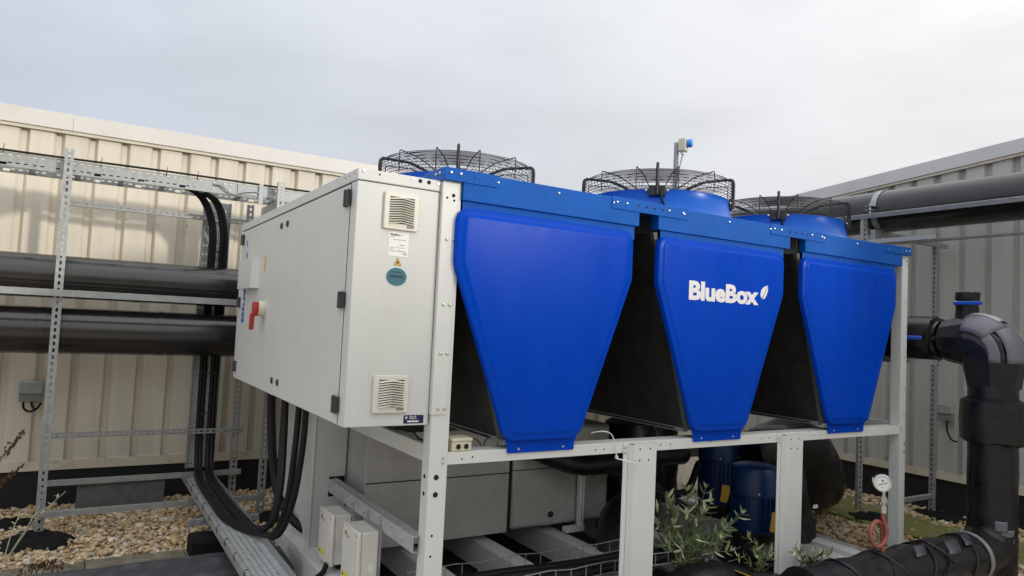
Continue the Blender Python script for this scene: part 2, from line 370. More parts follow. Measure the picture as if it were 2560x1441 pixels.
mb_ = MB().box(-.20, 4.05, -.35, 2.28, GZ-.012, GZ+.004).build('dark_floor_sheet', 'plinth'); mb_['kind'] = 'structure'  # black sheet added so the shaded floor under the chiller reads dark
pebbles([(.45, 4.3, 2.3, 3.95, .04, 1, 1.3), (4.2, 6.15, -1.6, 2.4, .031, 2, 1.4)], 'gravel', 'shaded brown roof gravel behind and right of the chiller')

# ------------------------------------------------------------------ walls
def rib_profile(length, pitch=.25, depth=.042):
    """(along, depth) points of one sheet: wide crowns, narrow recessed troughs"""
    o = []; x = 0
    while x < length-1e-4:
        o += [(x, 0), (x+.166, 0), (x+.186, depth), (x+.226, depth), (x+.246, 0)]; x += pitch
    return [q for q in o if q[0] <= length] + [(length, 0)]
def wall(name, label, origin, along, nrm, L, z0, ztop, m_sheet, m_fascia, m_trim, sheet=1.0, phase=0.):
    al, n = Vector(along), Vector(nrm); o = Vector(origin)
    th = thing(name, label, 'wall', o + al*L/2)
    zt = lambda u: ztop(u)
    k = 0; u = -phase
    while u < L:
        pr = [(u+a, b) for a, b in rib_profile(sheet)]; pr = [q for q in pr if 0 <= q[0] <= L]
        if len(pr) > 1:
            pr[-1] = (pr[-1][0]-.0015, pr[-1][1]); vs = []; fs = []
            for a, b in pr:
                p_ = o + al*a - n*b; vs += [(p_.x, p_.y, z0), (p_.x, p_.y, zt(a)-.125)]
            for i in range(len(pr)-1): fs.append((2*i, 2*i+2, 2*i+3, 2*i+1))
            m = MB().add(vs, fs); ob = m.build('cladding_sheet', m_sheet, th)
            sd = ob.modifiers.new('sol', 'SOLIDIFY'); sd.thickness = .002; sd.offset = 0
        u += sheet
    # wall body behind the sheets
    def slab(u0, u1, d0, d1, za, zb, nm, ma, bv=0):
        m = MB(); vs = []
        for (uu, dd) in ((u0, d0), (u1, d0), (u1, d1), (u0, d1)):
            p_ = o + al*uu + n*dd; vs.append((p_.x, p_.y, za(uu)))
        for (uu, dd) in ((u0, d0), (u1, d0), (u1, d1), (u0, d1)):
            p_ = o + al*uu + n*dd; vs.append((p_.x, p_.y, zb(uu)))
        m.add(vs, [(0,3,2,1),(4,5,6,7),(0,1,5,4),(1,2,6,5),(2,3,7,6),(3,0,4,7)])
        return m.build(nm, ma, th, bevel=bv)
    c_ = lambda v: (lambda uu: v)
    slab(0, L, -.30, -.062, c_(-.3), lambda uu: zt(uu)-.03, 'wall_core', m_sheet)
    slab(0, L, -.060, -.050, c_(z0-.02), lambda uu: zt(uu)-.14, 'backing_sheet', m_sheet)
    slab(0, L, -.049, -.012, c_(-.3), c_(z0+.02), 'plinth', 'plinth')
    slab(0, L, .002, .012, c_(z0-.035), c_(z0+.045), 'base_trim', m_trim)
    # coping in lengths of about three metres
    u = -1.1
    while u < L:
        a, b = max(0, u), min(L, u+2.9985)
        if b-a > .05:
            f_ = slab(a, b, -.36, .045, lambda uu: zt(uu)-.14, lambda uu: zt(uu), 'coping', m_fascia, .0015)
        u += 3.0
    slab(0, L, .008, .030, lambda uu: zt(uu)-.168, lambda uu: zt(uu)-.142, 'drip_trim', m_trim)
    return th
rw = wall('corrugated_wall', 'cream corrugated metal wall with pale coping behind the left pipes and cable ladder', (-6.6, 4.0, 0), (1,0,0), (0,-1,0), 12.75, .25+.035, lambda u: 3.30, 'cladding', 'fascia', 'trim', phase=.147)
for ix in range(8):
    for z in (.37, 1.62, 2.44): piece('screw', SBOLT, rw, (-1.99+.25*ix, 3.998, z+.01*(ix % 2)), (0,-1,0), 1.1)
sw_ = wall('corrugated_wall', 'corrugated metal wall with shade put into its colour and sloping coping on the right', (6.2, -5.0, 0), (0,1,0), (-1,0,0), 8.62, .28+.035, lambda u: 3.722-.0835*(u-5.0), 'cladding_shade', 'fascia_shade', 'trim', phase=.11)
for ix in range(8):
    for z in (.42, 1.75): piece('screw', SBOLT, sw_, (6.198, -.4+.25*ix, z), (-1,0,0), 1.1)

wall('corrugated_wall', 'tall pale corrugated wall added unseen behind the camera to shade the lower scene', (24, -14, 0), (-1,0,0), (0,1,0), 46.0, .285, lambda u: 5.45, 'cladding', 'fascia', 'trim', sheet=2.0)  # added out of view to keep direct sun off the lower scene

# kerbs, pavers, blocks on the roof
pv = thing('paver_strip', 'row of worn concrete edge pavers between the gravel and the black sleeper', 'pavers', (-1.4, 2.15, GZ))
for i in range(5):
    MB().box(-3.2+i*.6, -2.606+i*.6, 2.00, 2.30, GZ-.03, GZ+.022+.003*(i % 2)).build('paver', 'paver', pv, bevel=.006)
def lumpy(me, amp, seed=0):
    r_ = np.random.default_rng(seed); co = np.zeros(len(me.vertices)*3); me.vertices.foreach_get('co', co); co += r_.normal(0, amp, co.shape); me.vertices.foreach_set('co', co)
def kerb(name, label, cat, x0, x1, y0, y1, z0, z1, ma, n=14, amp=.004, seed=1):
    m = MB(); pr = [(y0, z0), (y0+.004, z1-.02), (y0+.022, z1), (y1-.02, z1), (y1-.002, z1-.018), (y1, z0)]; vs = []; fs = []
    for i in range(n+1):
        x = x0+(x1-x0)*i/n; vs += [(x, a, b) for a, b in pr]
    k = len(pr)
    for i in range(n):
        for j in range(k-1): fs.append((i*k+j, (i+1)*k+j, (i+1)*k+j+1, i*k+j+1))
    fs += [tuple(range(k)), tuple(n*k+j for j in range(k-1, -1, -1))]
    o = m.add(vs, fs).build(name, ma, smooth=35); lumpy(o.data, amp, seed); return tag(o, label, cat)
kerb('roof_sleeper', 'long black bitumen covered sleeper at the bottom left below the cable tray', 'sleeper', -3.2, -.30, 1.30, 1.71, GZ-.02, .11, 'bitumen', 22)
kerb('support_block', 'small black support block under the ground level cable tray', 'block', -.79, -.42, 2.02, 2.26, GZ-.02, .10, 'rubber', 6, .002, 3)
kerb('dunnage_block', 'dark grey concrete block lying against the black plinth of the cream wall', 'block', -1.46, -.82, 3.58, 3.80, GZ-.02, .19, 'block_grey', 8, .003, 5)
mk = thing('moss_paver_strip', 'mossy green paver strip on the gravel beside the right wall', 'pavers', (5.5, .5, GZ))
for i in range(5):
    MB().box(4.86, 5.60, -1.3+i*.6, -.706+i*.6, GZ-.03, GZ+.028+.004*(i % 2)).build('paver', 'moss', mk, bevel=.008)
def pad(x, y, label, rx=.19, ry=.13, rot=0., h=.055):
    m = MB(); n = 20; vs = []; fs = []; rr = [1, .97, .8, .45, .0]; zz = [0, .35, .8, .97, 1.]
    for q, z in zip(rr, zz):
        for k in range(n):
            a = 2*math.pi*k/n; s_ = 1 + .13*math.sin(3*a+x*9) + .08*math.sin(5*a+y*7) + .05*math.sin(9*a+x*5)
            dx, dy = rx*q*s_*math.cos(a), ry*q*s_*math.sin(a); vs.append((x+dx*math.cos(rot)-dy*math.sin(rot), y+dx*math.sin(rot)+dy*math.cos(rot), GZ-.01+z*h))
    for i in range(len(rr)-1):
        for k in range(n): fs.append((i*n+k, i*n+(k+1) % n, (i+1)*n+(k+1) % n, (i+1)*n+k))
    o = m.add(vs, fs).build('rubber_foot', 'rubber', smooth=60); lumpy(o.data, .006, int(abs(x*100))); return tag(o, label, 'rubber foot', 'black rubber feet under the strut posts')
pad(-1.70, 2.90, 'large black rubber foot under the front left slotted post', .23, .26, .2, .065)
pad(-1.86, 3.42, 'black rubber foot behind the front left slotted post near the plinth', .20, .12)
pad(-.13, 2.92, 'black rubber foot under the slotted post behind the hanging cables', .18, .17)
pad(5.10, .86, 'black rubber foot on the gravel seen beneath the right end of the chiller', .28, .20, .3)
pad(5.93, .62, 'black rubber foot under the slotted post against the right wall', .20, .26, .1)

# ------------------------------------------------------------------ left pipe rack
GR = 'slotted posts of the left pipe rack'
def post(x, y, z0, z1, label, group, face=(0,-1,0), side=True, w=.058):
    o = strut((x, y, z0), (x, y, z1), face, w=w, slot=(.027, .016)).build('slotted_post', 'galv', smooth=None); return tag(o, label, 'strut post', group)
post(-1.69, 3.05, GZ-.02, 2.83, 'tall slotted steel post at far left in front of the black pipes', GR)
post(-.135, 3.02, GZ+.03, 2.80, 'slotted steel post whose top rises just above the white cabinet roof', GR)
post(-1.70, 3.62, GZ+.02, 2.70, 'rear slotted steel post hidden behind the far left one', GR)
post(-.26, 3.62, .03, 2.66, 'rear slotted steel post by the wall left of the hanging cables', GR)
def rail(p0, p1, face, label, slots=True, cat='strut rail', group='steel rails of the left pipe rack', m='galv', w=.041):
    return tag(strut(p0, p1, face, w=w, slots=slots, slot=(.028, .014)).build('strut_rail', m), label, cat, group)
rail((-4.2, 3.005, 1.742), (-.11, 3.005, 1.742), (0,-1,0), 'plain steel rail running between the two left black pipes', slots=False, w=.05)
rail((-1.69, 3.60, 2.49), (.3, 3.60, 2.49), (0,-1,0), 'slotted rail just below the cable ladder near the wall')
rail((-1.69, 3.59, .60), (-.20, 3.59, .60), (0,-1,0), 'slotted rail low on the wall below the lower black pipe')
rail((-1.69, 3.58, .225), (-.20, 3.58, .225), (0,-1,0), 'plain steel rail carrying the far end of the ground cable tray', slots=False)
rail((-1.69, 3.03, .115), (-.12, 3.03, .115), (0,-1,0), 'lowest steel rail just above the left gravel', slots=False)
rail((-.79, 2.33, .145), (-.30, 2.33, .145), (0,-1,0), 'short steel rail stub under the ground cable tray', slots=False)
rail((-.135, 3.05, 2.605), (-.135, 3.66, 2.605), (-1,0,0), 'double cantilever rail behind the white cabinet roof', slots=False, w=.082)
rail((-1.69, 3.08, 2.60), (-1.69, 3.62, 2.60), (-1,0,0), 'cross rail behind the top of the far left post', slots=False)
for x, z in ((-1.69, 1.655), (-.135, 1.655), (-1.69, 1.26), (-.135, 1.26)):
    rail((x, 3.05, z-.02), (x, 3.63, z-.02), (0,0,1), 'cross rail carrying a black pipe beside the ' + ('far left post, ' if x < -1 else 'post behind the cabinet, ') + ('upper pipe' if z > 1.5 else 'lower pipe'), slots=False, w=.035)
def pipe(name, label, p0, p1, r, seams, axis, material='black_pipe', n=32):
    t_ = thing(name, label, 'pipe', p0)
    P0, P1 = Vector(p0), Vector(p1); k = 24
    MB().tube([P0.lerp(P1, i/k) for i in range(k+1)], r, n).build('jacket', material, t_, smooth=40)
    for s_ in seams:
        c_ = P0.lerp(P1, s_); a = (P1-P0).normalized()
        MB().lathe([(r+.0002, -.03), (r+.003, -.028), (r+.003, .028), (r+.0002, .03)], c_, a, 32, caps=False).build('seam_band', material, t_, smooth=40)
    return t_
pipe('insulated_pipe', 'upper black insulated pipe along the cream wall on the left', (-5, 3.35, 1.872), (4.6, 3.35, 1.872), .168, (.12, .30, .40), 'x')
pipe('insulated_pipe', 'lower black insulated pipe along the cream wall on the left', (-5, 3.35, 1.455), (4.6, 3.35, 1.455), .182, (.17, .335, .42), 'x')
# cable ladder
ld = thing('cable_ladder', 'perforated steel cable ladder running along the top of the left wall', 'cable ladder', (-1.5, 3.28, 2.62))
def siderail(y, x0, x1):
    W = x1-x0; H = .098; holes = []
    x = .03
    i = 0
    while x < W-.06:
        if i % 6 == 5: holes.append((x, x+.045, .006, .026))
        else: holes.append((x, x+.026, .020, .029))
        holes.append((x+.004, x+.026, .078, .086)); x += .05; i += 1
    m = MB(); nx = 40
    # cut in lengths so the sheet grid stays small
    seg = 1.2; a = 0
    while a < W:
        b = min(W, a+seg); hh = [(h[0]-a, h[1]-a, h[2], h[3]) for h in holes if a+.002 < h[0] and h[1] < b-.002]
        m.plate((x0+a, y, 2.655), (1,0,0), (0,0,1), b-a, H, hh, .0018); a = b
    m.box(x0, x1, y-.002, y+.014, 2.651, 2.655); m.box(x0, x1, y-.002, y+.012, 2.753, 2.756)
    return m
siderail(3.12, -4.2, 1.0).build('side_rail', 'galv', ld); siderail(3.42, -4.2, 1.0).build('side_rail', 'galv', ld)
for i in range(17): MB().box(-4.05+i*.3, -4.01+i*.3, 3.122, 3.42, 2.662, 2.682).build('rung', 'galv_dull', ld)
MB().box(-.47, -.20, 3.108, 3.118, 2.665, 2.75).build('splice_plate', 'galv', ld)
for x in (-.66, -.58, -.53, -.44):
    for z in (2.685, 2.735): piece('bolt', BOLT, ld, (x, 3.118, z), (0,-1,0), .8)
MB().box(-.30, -.265, 3.09, 3.108, 2.60, 2.775).build('clip', 'galv', ld)
def cable(name, label, pts, r, group=None, n=10, m='black_cable', cat='cable', k=8):
    return tag(MB().tube(spline(pts, k), r, n).build(name, m, smooth=60), label, cat, group)
cable('thin_cable', 'thin black cable tied along the top edge of the cable ladder', [(-4.2, 3.105, 2.768), (-3, 3.10, 2.772), (-2, 3.108, 2.766), (-1, 3.10, 2.772), (0, 3.104, 2.768), (.9, 3.10, 2.77)], .009, m='black_cable')
for i, x in enumerate((-2.1, -1.48, -1.02, -.79)):
    tag(MB().ring((x, 3.105, 2.758), .017, .003, 12, 5, (1,0,0)).tube([(x, 3.10, 2.77), (x+.004, 3.098, 2.81)], .0025, 5).build('cable_tie', 'black_wire'), ['first', 'second', 'third', 'fourth'][i] + ' from left of the small black cable ties standing up from the ladder', 'cable tie', 'ties on the cable ladder')
for i, (dx, dy, l_) in enumerate(((0, 0, 'front'), (.03, .07, 'rear'))):
    cable('thick_cable', 'black power cable lying inside the cable ladder, ' + l_ + ' one', [(-4.2, 3.2+dy, 2.705), (-2.5, 3.21+dy, 2.702), (-1.2, 3.2+dy, 2.705)], .022, 'power cables in the ladder')
cable('earth_wire', 'short grey jumper wire hanging from the ladder splice plate', [(-.66, 3.105, 2.72), (-.60, 3.09, 2.715), (-.54, 3.09, 2.67), (-.50, 3.09, 2.655), (-.44, 3.09, 2.68), (-.35, 3.10, 2.70), (-.30, 3.105, 2.70)], .008, m='galv_dull', cat='wire')
# vertical tray and the cables it carries
def perf_tray(o, ux, uy, W, L, px=.028, py=.022, hw=.011, hh=.007, row0=.03):
    holes = []; y = row0; i = 0
    while y < L-.03:
        x = .018 + (px/2 if False else 0)
        while x < W-.015: holes.append((x, min(x+hw, W-.004), y, y+hh)); x += px
        y += py*1.35; i += 1
    return MB().plate(o, ux, uy, W, L, holes, .0018)
vt = thing('vertical_cable_tray', 'perforated steel tray carrying black cables down the cream wall', 'cable tray', (-.54, 3.66, .25))
perf_tray((-.655, 3.66, .27), (1,0,0), (0,0,1), .225, 2.38, py=.06, hw=.008, hh=.018).build('tray_base', 'galv_flat', vt)
MB().box(-.658, -.6545, 3.60, 3.662, .27, 2.65).build('side_flange', 'galv', vt); MB().box(-.4305, -.427, 3.60, 3.662, .27, 2.65).build('side_flange', 'galv', vt)
# ground tray
TZ = .205
gt = thing('ground_cable_tray', 'perforated steel cable tray running across the roof towards the camera', 'cable tray', (-.57, 2.0, TZ))
perf_tray((-.69, .35, TZ), (1,0,0), (0,1,0), .235, 3.2, px=.034, py=.026, hw=.013, hh=.011).build('tray_base', 'galv_flat', gt)
MB().box(-.6925, -.6895, .35, 3.55, TZ-.001, TZ+.052).build('side_flange', 'galv', gt); MB().box(-.4555, -.4525, .35, 3.55, TZ-.001, TZ+.052).build('side_flange', 'galv', gt)
for i in range(9):
    y = .8+i*.3; MB().tube([(-.694, y, TZ+.03), (-.70, y+.004, TZ+.06), (-.69, y+.01, TZ+.075), (-.675, y+.015, TZ+.07)], .003, 5).build('cable_tie', 'black_wire', gt)
CT = TZ+.03
paths = []
for i, (xv, xh, ends, lab) in enumerate((
    (-.578, -.605, [(-.52, 1.72, .235), (-.43, 1.42, .33), (-.39, 1.38, .55), (-.35, 1.52, .85), (-.33, 1.63, 1.16)], 'far left'),
    (-.552, -.575, [(-.50, 1.80, .235), (-.42, 1.52, .30), (-.38, 1.48, .52), (-.33, 1.66, .85), (-.30, 1.78, 1.16)], 'second'),
    (-.487, -.520, [(-.48, 1.68, .24), (-.43, 1.32, .30), (-.40, 1.17, .52), (-.385, 1.12, .85), (-.38, 1.10, 1.16)], 'third'),
    (-.458, -.487, [(-.46, 1.62, .25), (-.42, 1.26, .31), (-.385, 1.10, .54), (-.365, 1.04, .85), (-.36, 1.02, 1.16)], 'fourth'))):
    top = [(-1.2, 3.2, 2.70), (-.95, 3.24, 2.70), (xv-.16, 3.34, 2.64), (xv-.03, 3.50, 2.42), (xv, 3.615, 2.1)]
    mid = [(xv, 3.63, 1.5), (xv, 3.63, .9), (xv, 3.60, .5), (xh+.02, 3.50, .30), (xh+.01, 3.35, CT+.01), (xh, 3.0, CT), (xh, 2.4, CT), (xh+.01, 2.05, CT)]
    cable('thick_cable', lab + ' of four thick black cables looping from tray up to cabinet', top+mid+ends, .0195, 'thick cables into the cabinet', 12)
cable('thick_cable', 'thick black cable curving into the white column below the cabinet', [(-.33, 2.05, 1.16), (-.31, 2.06, .85), (-.28, 2.0, .5), (-.23, 1.85, .30), (-.13, 1.62, .20), (-.05, 1.56, .20)], .03, None, 12)
cable('conduit_cable', 'black cable running beside the ground tray and up below the grey boxes', [(-.43, 2.1, .20), (-.425, 1.6, .19), (-.41, 1.05, .17), (-.34, .90, .13), (-.24, .92, .16), (-.20, .96, .20)], .016, None, 10)
for i in range(5):
    z = .75+i*.36
    if abs(z-1.455) < .2 or abs(z-1.855) < .2: continue
    tag(MB().box(-.60, -.435, 3.595, 3.601, z, z+.01).build('cable_tie', 'black_wire'), 'black strap around the wall tray cables ' + ('low under the lower pipe' if z < 1 else 'between the pipes' if z < 1.7 else 'above the upper pipe'), 'cable tie', 'ties on the wall tray')
def isolator(p, n, label, cab):
    t_ = thing('isolator_box', label, 'electrical box', p); p = Vector(p); n = Vector(n); s_ = Vector((0,0,1)).cross(n)
    MB().obox(p + n*.035 + Vector((0,0,.03)), (s_, Vector((0,0,1)), n), (.085, .05, .035)).build('lid', 'isolator', t_, bevel=.008)
    MB().obox(p + n*.028 - Vector((0,0,.055)), (s_, Vector((0,0,1)), n), (.078, .033, .028)).build('base', 'isolator_dark', t_, bevel=.006)
    for pts in cab: MB().tube(spline([p + n*.03 + s_*a + Vector((0,0,b)) for a, b in pts], 6), .009, 8).build('lead', 'black_cable', t_, smooth=60)
    return t_
isolator((-1.845, 3.968, .925), (0,-1,0), 'grey green isolator box on the cream wall behind the far left post', [[(-.045, -.08), (-.04, -.14), (.0, -.17), (.05, -.15), (.08, -.10)], [(.01, -.08), (.02, -.13), (.05, -.16)]])
isolator((6.168, .70, .985), (-1,0,0), 'grey green isolator box on the shaded right wall', [[(.02, -.08), (.02, -.18), (.06, -.27), (.12, -.29)]])

# ------------------------------------------------------------------ chiller
ch = thing('chiller', 'large rooftop chiller with blue fronts, black fan guards and white electrical cabinet', 'chiller', (2.05, 1.3, GZ))
X0 = [.045, 1.41, 2.775]; PW = 1.165; DEP = 2.62
def cpost(x0, x1, y0, y1, z0, z1, nm='corner_post'):
    m = MB(); t_ = .004
    m.box(x0, x1, y0, y0+t_, z0, z1); m.box(x0, x0+t_, y0+t_, y1, z0, z1); m.box(x1-t_, x1, y0+t_, y1, z0, z1)
    m.box(x0+t_, x0+.025, y1-t_, y1, z0, z1); m.box(x1-.025, x1-t_, y1-t_, y1, z0, z1)
    return m.build(nm, 'white_frame', ch, bevel=.003)
fl = cpost(-.024, .076, 0, .085, GZ-.01, 2.375); fr = cpost(4.085, 4.165, 0, .085, GZ-.01, 2.375)
cpost(-.024, .076, DEP-.085, DEP, GZ-.01, 2.375); cpost(4.085, 4.165, DEP-.085, DEP, GZ-.01, 2.375)
MB().box(-.030, .055, -.006, -.0015, 1.195, 2.362).box(-.030, -.0255, -.0015, .06, 1.195, 2.362).build('post_cover', 'white_frame', ch, bevel=.002)
for z in (2.075, 1.745, 1.50, 1.225):
    for x in (.004, .040): piece('bolt', BOLT, ch, (x, -.006, z), (0,-1,0))
for z in (.885, .80):
    piece('hex_hole', HEXH, ch, (.018, 0, z), (0,-1,0)); piece('hole', HOLE, ch, (-.024, .045, z), (-1,0,0), 1.8)
for x, z in ((.05, .98), (.05, .955), (4.10, 1.0), (4.10, .975)): piece('bolt', BOLT, ch, (x, 0, z), (0,-1,0), .9)
for x, z, s_ in ((.03, 2.30, 1.6), (-.005, 2.285, 1), (.035, 2.275, 1), (.01, .60, 1), (.008, .50, 1), (4.145, 2.33, 1.2), (4.155, 2.30, .8), (4.14, 2.0, .9), (4.15, 1.8, .8), (4.14, 1.55, .8), (4.145, 1.3, .8), (4.14, 1.1, .9), (4.15, .86, 1.3), (4.15, .80, 1.3)):
    piece('hole', HOLE, ch, (x, 0 if z < 1.2 or x > 1 else -.006, z), (0,-1,0), s_)
# frame rails
MB().box(.077, 4.084, .004, .008, .942, 1.004).box(.077, 4.084, .008, .115, 1.0005, 1.0045).box(.077, 4.084, .111, .115, .942, 1.0).build('front_rail', 'white_frame', ch, bevel=.003)
MB().box(-.004, .0, .086, DEP-.09, .945, 1.03).box(0.0005, .07, .086, DEP-.09, 1.026, 1.0305).build('side_rail', 'white_frame', ch, bevel=.003)
MB().box(4.10, 4.15, .086, DEP-.09, .945, 1.03).build('side_rail', 'white_frame', ch, bevel=.003)
MB().box(.08, 4.08, DEP-.05, DEP-.04, .942, 1.004).build('rear_rail', 'white_frame', ch, bevel=.003)
for x, z in ((.16, .967), (.22, .975), (1.02, .97), (1.08, .97), (1.52, .975), (1.60, .975), (2.44, .975), (2.52, .975), (3.0, .975), (3.08, .975), (1.95, .975)): piece('hole', HOLE, ch, (x, .004, z), (0,-1,0), .8)
for x0 in (1.222, 2.60):
    MB().box(x0, x0+.035, -.004, .002, GZ-.01, .998).add([], []).box(x0+.06, x0+.232, -.034, -.030, GZ-.01, .992).obox((x0+.0475, -.0185, (GZ+.99)/2), (Vector((.025, -.028, 0)).normalized(), Vector((.028, .025, 0)).normalized(), (0,0,1)), (.0187, .002, (.99-GZ)/2)).box(x0+.228, x0+.232, -.0295, .05, GZ-.01, .992).box(x0+.058, x0+.232, -.034, .002, .9925, .9965).build('leg', 'white_frame', ch, bevel=.002)
    for z in (.975, .945): piece('bolt', BOLT, ch, (x0+.012, -.004, z), (0,-1,0), .9)
    for dx, z in ((.10, .965), (.18, .965), (.10, .90), (.17, .90)): piece('hole', HOLE, ch, (x0+dx, -.034, z), (0,-1,0), .9)
# blue fascia band
BZ0, BZ1 = 2.283, 2.432
for x0, x1 in ((.078, 1.262), (1.418, 2.655), (2.825, 4.05)):
    MB().box(x0, x1, -.020, -.016, BZ0, BZ1).box(x0, x1, -.016, .06, BZ0, BZ0+.004).box(x0, x1, -.016, .02, BZ1-.004, BZ1).box(x0, x0+.004, -.016, .05, BZ0+.004, BZ1-.004).build('fascia', 'blue_band', ch, bevel=.003)
    for f_ in (.17, .5, .83): piece('bolt', BOLT, ch, (x0+(x1-x0)*f_, -.020, 2.402-.003*f_), (0,-1,0), .85)
MB().box(-.034, .277, -.0255, -.0215, 2.372, 2.438).box(-.034, -.030, -.0212, .22, 2.372, 2.438).build('joint_plate', 'blue_band', ch, bevel=.002)
for x in (.0, .055): piece('bolt', BOLT, ch, (x, -.0255, 2.412), (0,-1,0))
for y in (.03, .075): piece('bolt', BOLT, ch, (-.034, y, 2.412), (-1,0,0), .9)
for x in (.14, .235): piece('hole', HOLE, ch, (x, -.0255, 2.405), (0,-1,0), .7)
for x0, x1 in ((1.047, 1.661), (2.442, 3.051)):
    MB().box(x0, x1, -.0255, -.0215, 2.366, 2.438).build('joint_plate', 'blue_band', ch, bevel=.002)
    for f_ in (.06, .18, .73, .92): piece('bolt', BOLT, ch, (x0+(x1-x0)*f_, -.0255, 2.406), (0,-1,0), .85)
    for i in range(4): piece('hole', HOLE, ch, (x0+.20+i*.065, -.0255, 2.403), (0,-1,0), 1.2)
MB().box(3.816, 4.168, -.0255, -.0215, 2.374, 2.438).box(4.164, 4.168, -.0212, .2, 2.374, 2.438).build('joint_plate', 'blue_band', ch, bevel=.002)
for x in (4.09, 4.14): piece('bolt', BOLT, ch, (x, -.0255, 2.408), (0,-1,0), .85)
# top deck and side caps
MB().box(-.02, 4.15, -.014, DEP, 2.395, 2.41).build('deck', 'blue_cowl', ch)
MB().box(-.030, -.026, .221, DEP, 2.372, 2.432).build('side_cap', 'blue_cowl', ch); MB().box(-.02, 4.15, DEP+.001, DEP+.005, 2.29, 2.432).build('rear_fascia', 'blue_cowl', ch)
# front panels
def front_panel(x0):
    o = [(0, 2.243), (0, 1.955), (.340, 1.075), (.362, 1.028), (.392, .985), (.392, .984), (.80, .984), (.80, .985), (.805, 1.025), (.862, 1.075), (PW, 1.96), (PW, 2.243)]
    o = [(0, 2.243), (0, 1.955), (.340, 1.060), (.375, 1.018), (.375, .984), (.812, .984), (.812, 1.018), (.842, 1.060), (PW, 1.955), (PW, 2.243)]
    po = roundpoly([(x0+a, b) for a, b in o], [.05, .05, .03, .012, .004, .004, .012, .03, .05, .05], 6)
    body = [(0, 2.243), (0, 1.955), (.345, 1.050), (.820, 1.050), (PW, 1.955), (PW, 2.243)]
    pi = roundpoly([(x0+a, b) for a, b in body], [.085, .14, .10, .10, .14, .085], 10)
    m = MB(); rings = []; k = len(pi)
    prof = [(0., -.004), (0., -.030), (.0035, -.0365), (.010, -.039), (.030, -.0395), (.034, -.0405), (.042, -.0455), (.048, -.0470), (.056, -.0473)]
    for d, y in prof: rings.append([(a, y, b) for a, b in inset(pi, d)])
    vs = [q for r_ in rings for q in r_]; fs = []
    for i in range(len(prof)-1):
        for j in range(k): fs.append((i*k+j, i*k+(j+1) % k, (i+1)*k+(j+1) % k, (i+1)*k+j))
    fs.append(tuple((len(prof)-1)*k+j for j in range(k)))
    m.add(vs, fs)
    ob = m.build('front_panel', 'blue_panel', ch, smooth=32)
    MB().prism(roundpoly([(x0+.348, 1.075), (x0+.372, 1.022), (x0+.378, .982), (x0+.812, .982), (x0+.812, 1.022), (x0+.835, 1.075)], [.0, .01, .01, .01, .01, 0], 4), lambda a, b, d: (a, d, b), -.006, -.0015).build('mounting_tab', 'blue_panel', ob, bevel=.0015)
    for dx in (.445, .735): piece('bolt', BOLT, ob, (x0+dx, -.006, 1.003), (0,-1,0), .85)
    for dx in (.2, .6, .97): piece('screw', SBOLT, ob, (x0+dx, -.03, 2.232), (0,0,1), .9)
    return ob
panels = [front_panel(x) for x in X0]
panels[1]['label'] = 'blue front panel with white lettering'
text('BlueBox', 'lettering', 'logo_white', panels[1], (1.663, -.0478, 1.868), (1,0,0), (0,0,1), .645, .122, bold=.045, space=.98)
# leaf emblem, two halves with a vein between
lf = [(0, 0), (-.012, .035), (-.004, .072), (.022, .098), (.058, .112), (.062, .075), (.048, .035), (.022, .008)]
def half(pts): return MB().prism([(2.336+a*1.0, 1.912+b*.86) for a, b in pts], lambda a, b, d: (a, d, b), -.0486, -.0478)
half([(-.002, .006), (-.012, .035), (-.004, .072), (.022, .098), (.058, .112), (.036, .066), (.018, .034)]).build('leaf_emblem', 'logo_white', panels[1])
half([(.008, .002), (.030, .006), (.050, .035), (.063, .075), (.061, .110), (.042, .066), (.024, .034)]).build('leaf_emblem', 'logo_white', panels[1])
# black coils forming the V behind each front
for i, x0 in enumerate(X0):
    for s_ in (0, 1):
        xt = x0 + (.02 if s_ == 0 else PW-.02); xb = x0 + (.36 if s_ == 0 else .81); n = Vector((-.9, 0, -.34) if s_ == 0 else (.9, 0, -.34)).normalized()
        dn = Vector((xb-xt, 0, 1.06-2.27)).normalized(); c_ = Vector(((xt+xb)/2, DEP/2, (2.27+1.06)/2)); hl = math.hypot(xb-xt, 1.21)/2
        cp = MB().obox(c_, (dn, (0,1,0), dn.cross(Vector((0,1,0)))), (hl, DEP/2-.045, .012)).build('coil_panel', 'black_coil', ch)
        for yy in (.03, DEP-.05):
            MB().obox(c_ + Vector((0, yy-DEP/2, 0)) + (n*.006), (dn, (0,1,0), dn.cross(Vector((0,1,0)))), (hl, .016, .015)).build('edge_frame', 'coil_frame', cp)
        MB().obox(Vector((xb, DEP/2, 1.05)), ((1,0,0), (0,1,0), (0,0,1)), (.02, DEP/2-.05, .012)).build('bottom_rail', 'galv_dull', cp)
    MB().box(x0+.34, x0+.83, .12, DEP-.06, 1.045, 1.055).build('drip_tray', 'black_metal', ch)
    MB().prism([(x0+.01, 2.36), (x0+PW-.01, 2.36), (x0+PW-.01, 2.2), (x0+.80, 1.05), (x0+.37, 1.05), (x0+.01, 2.2)], lambda a, b, d: (a, d, b), .030, .034).build('end_plate', 'black_metal', ch)
    MB().box(x0+.04, x0+PW+.03, -.004, .0, 2.20, 2.2825).build('recessed_strip', 'blue_band', ch)
for x in (1.335, 2.70): MB().box(x-.09, x+.09, .20, .206, 2.15, 2.37).build('gusset', 'black_metal', ch)
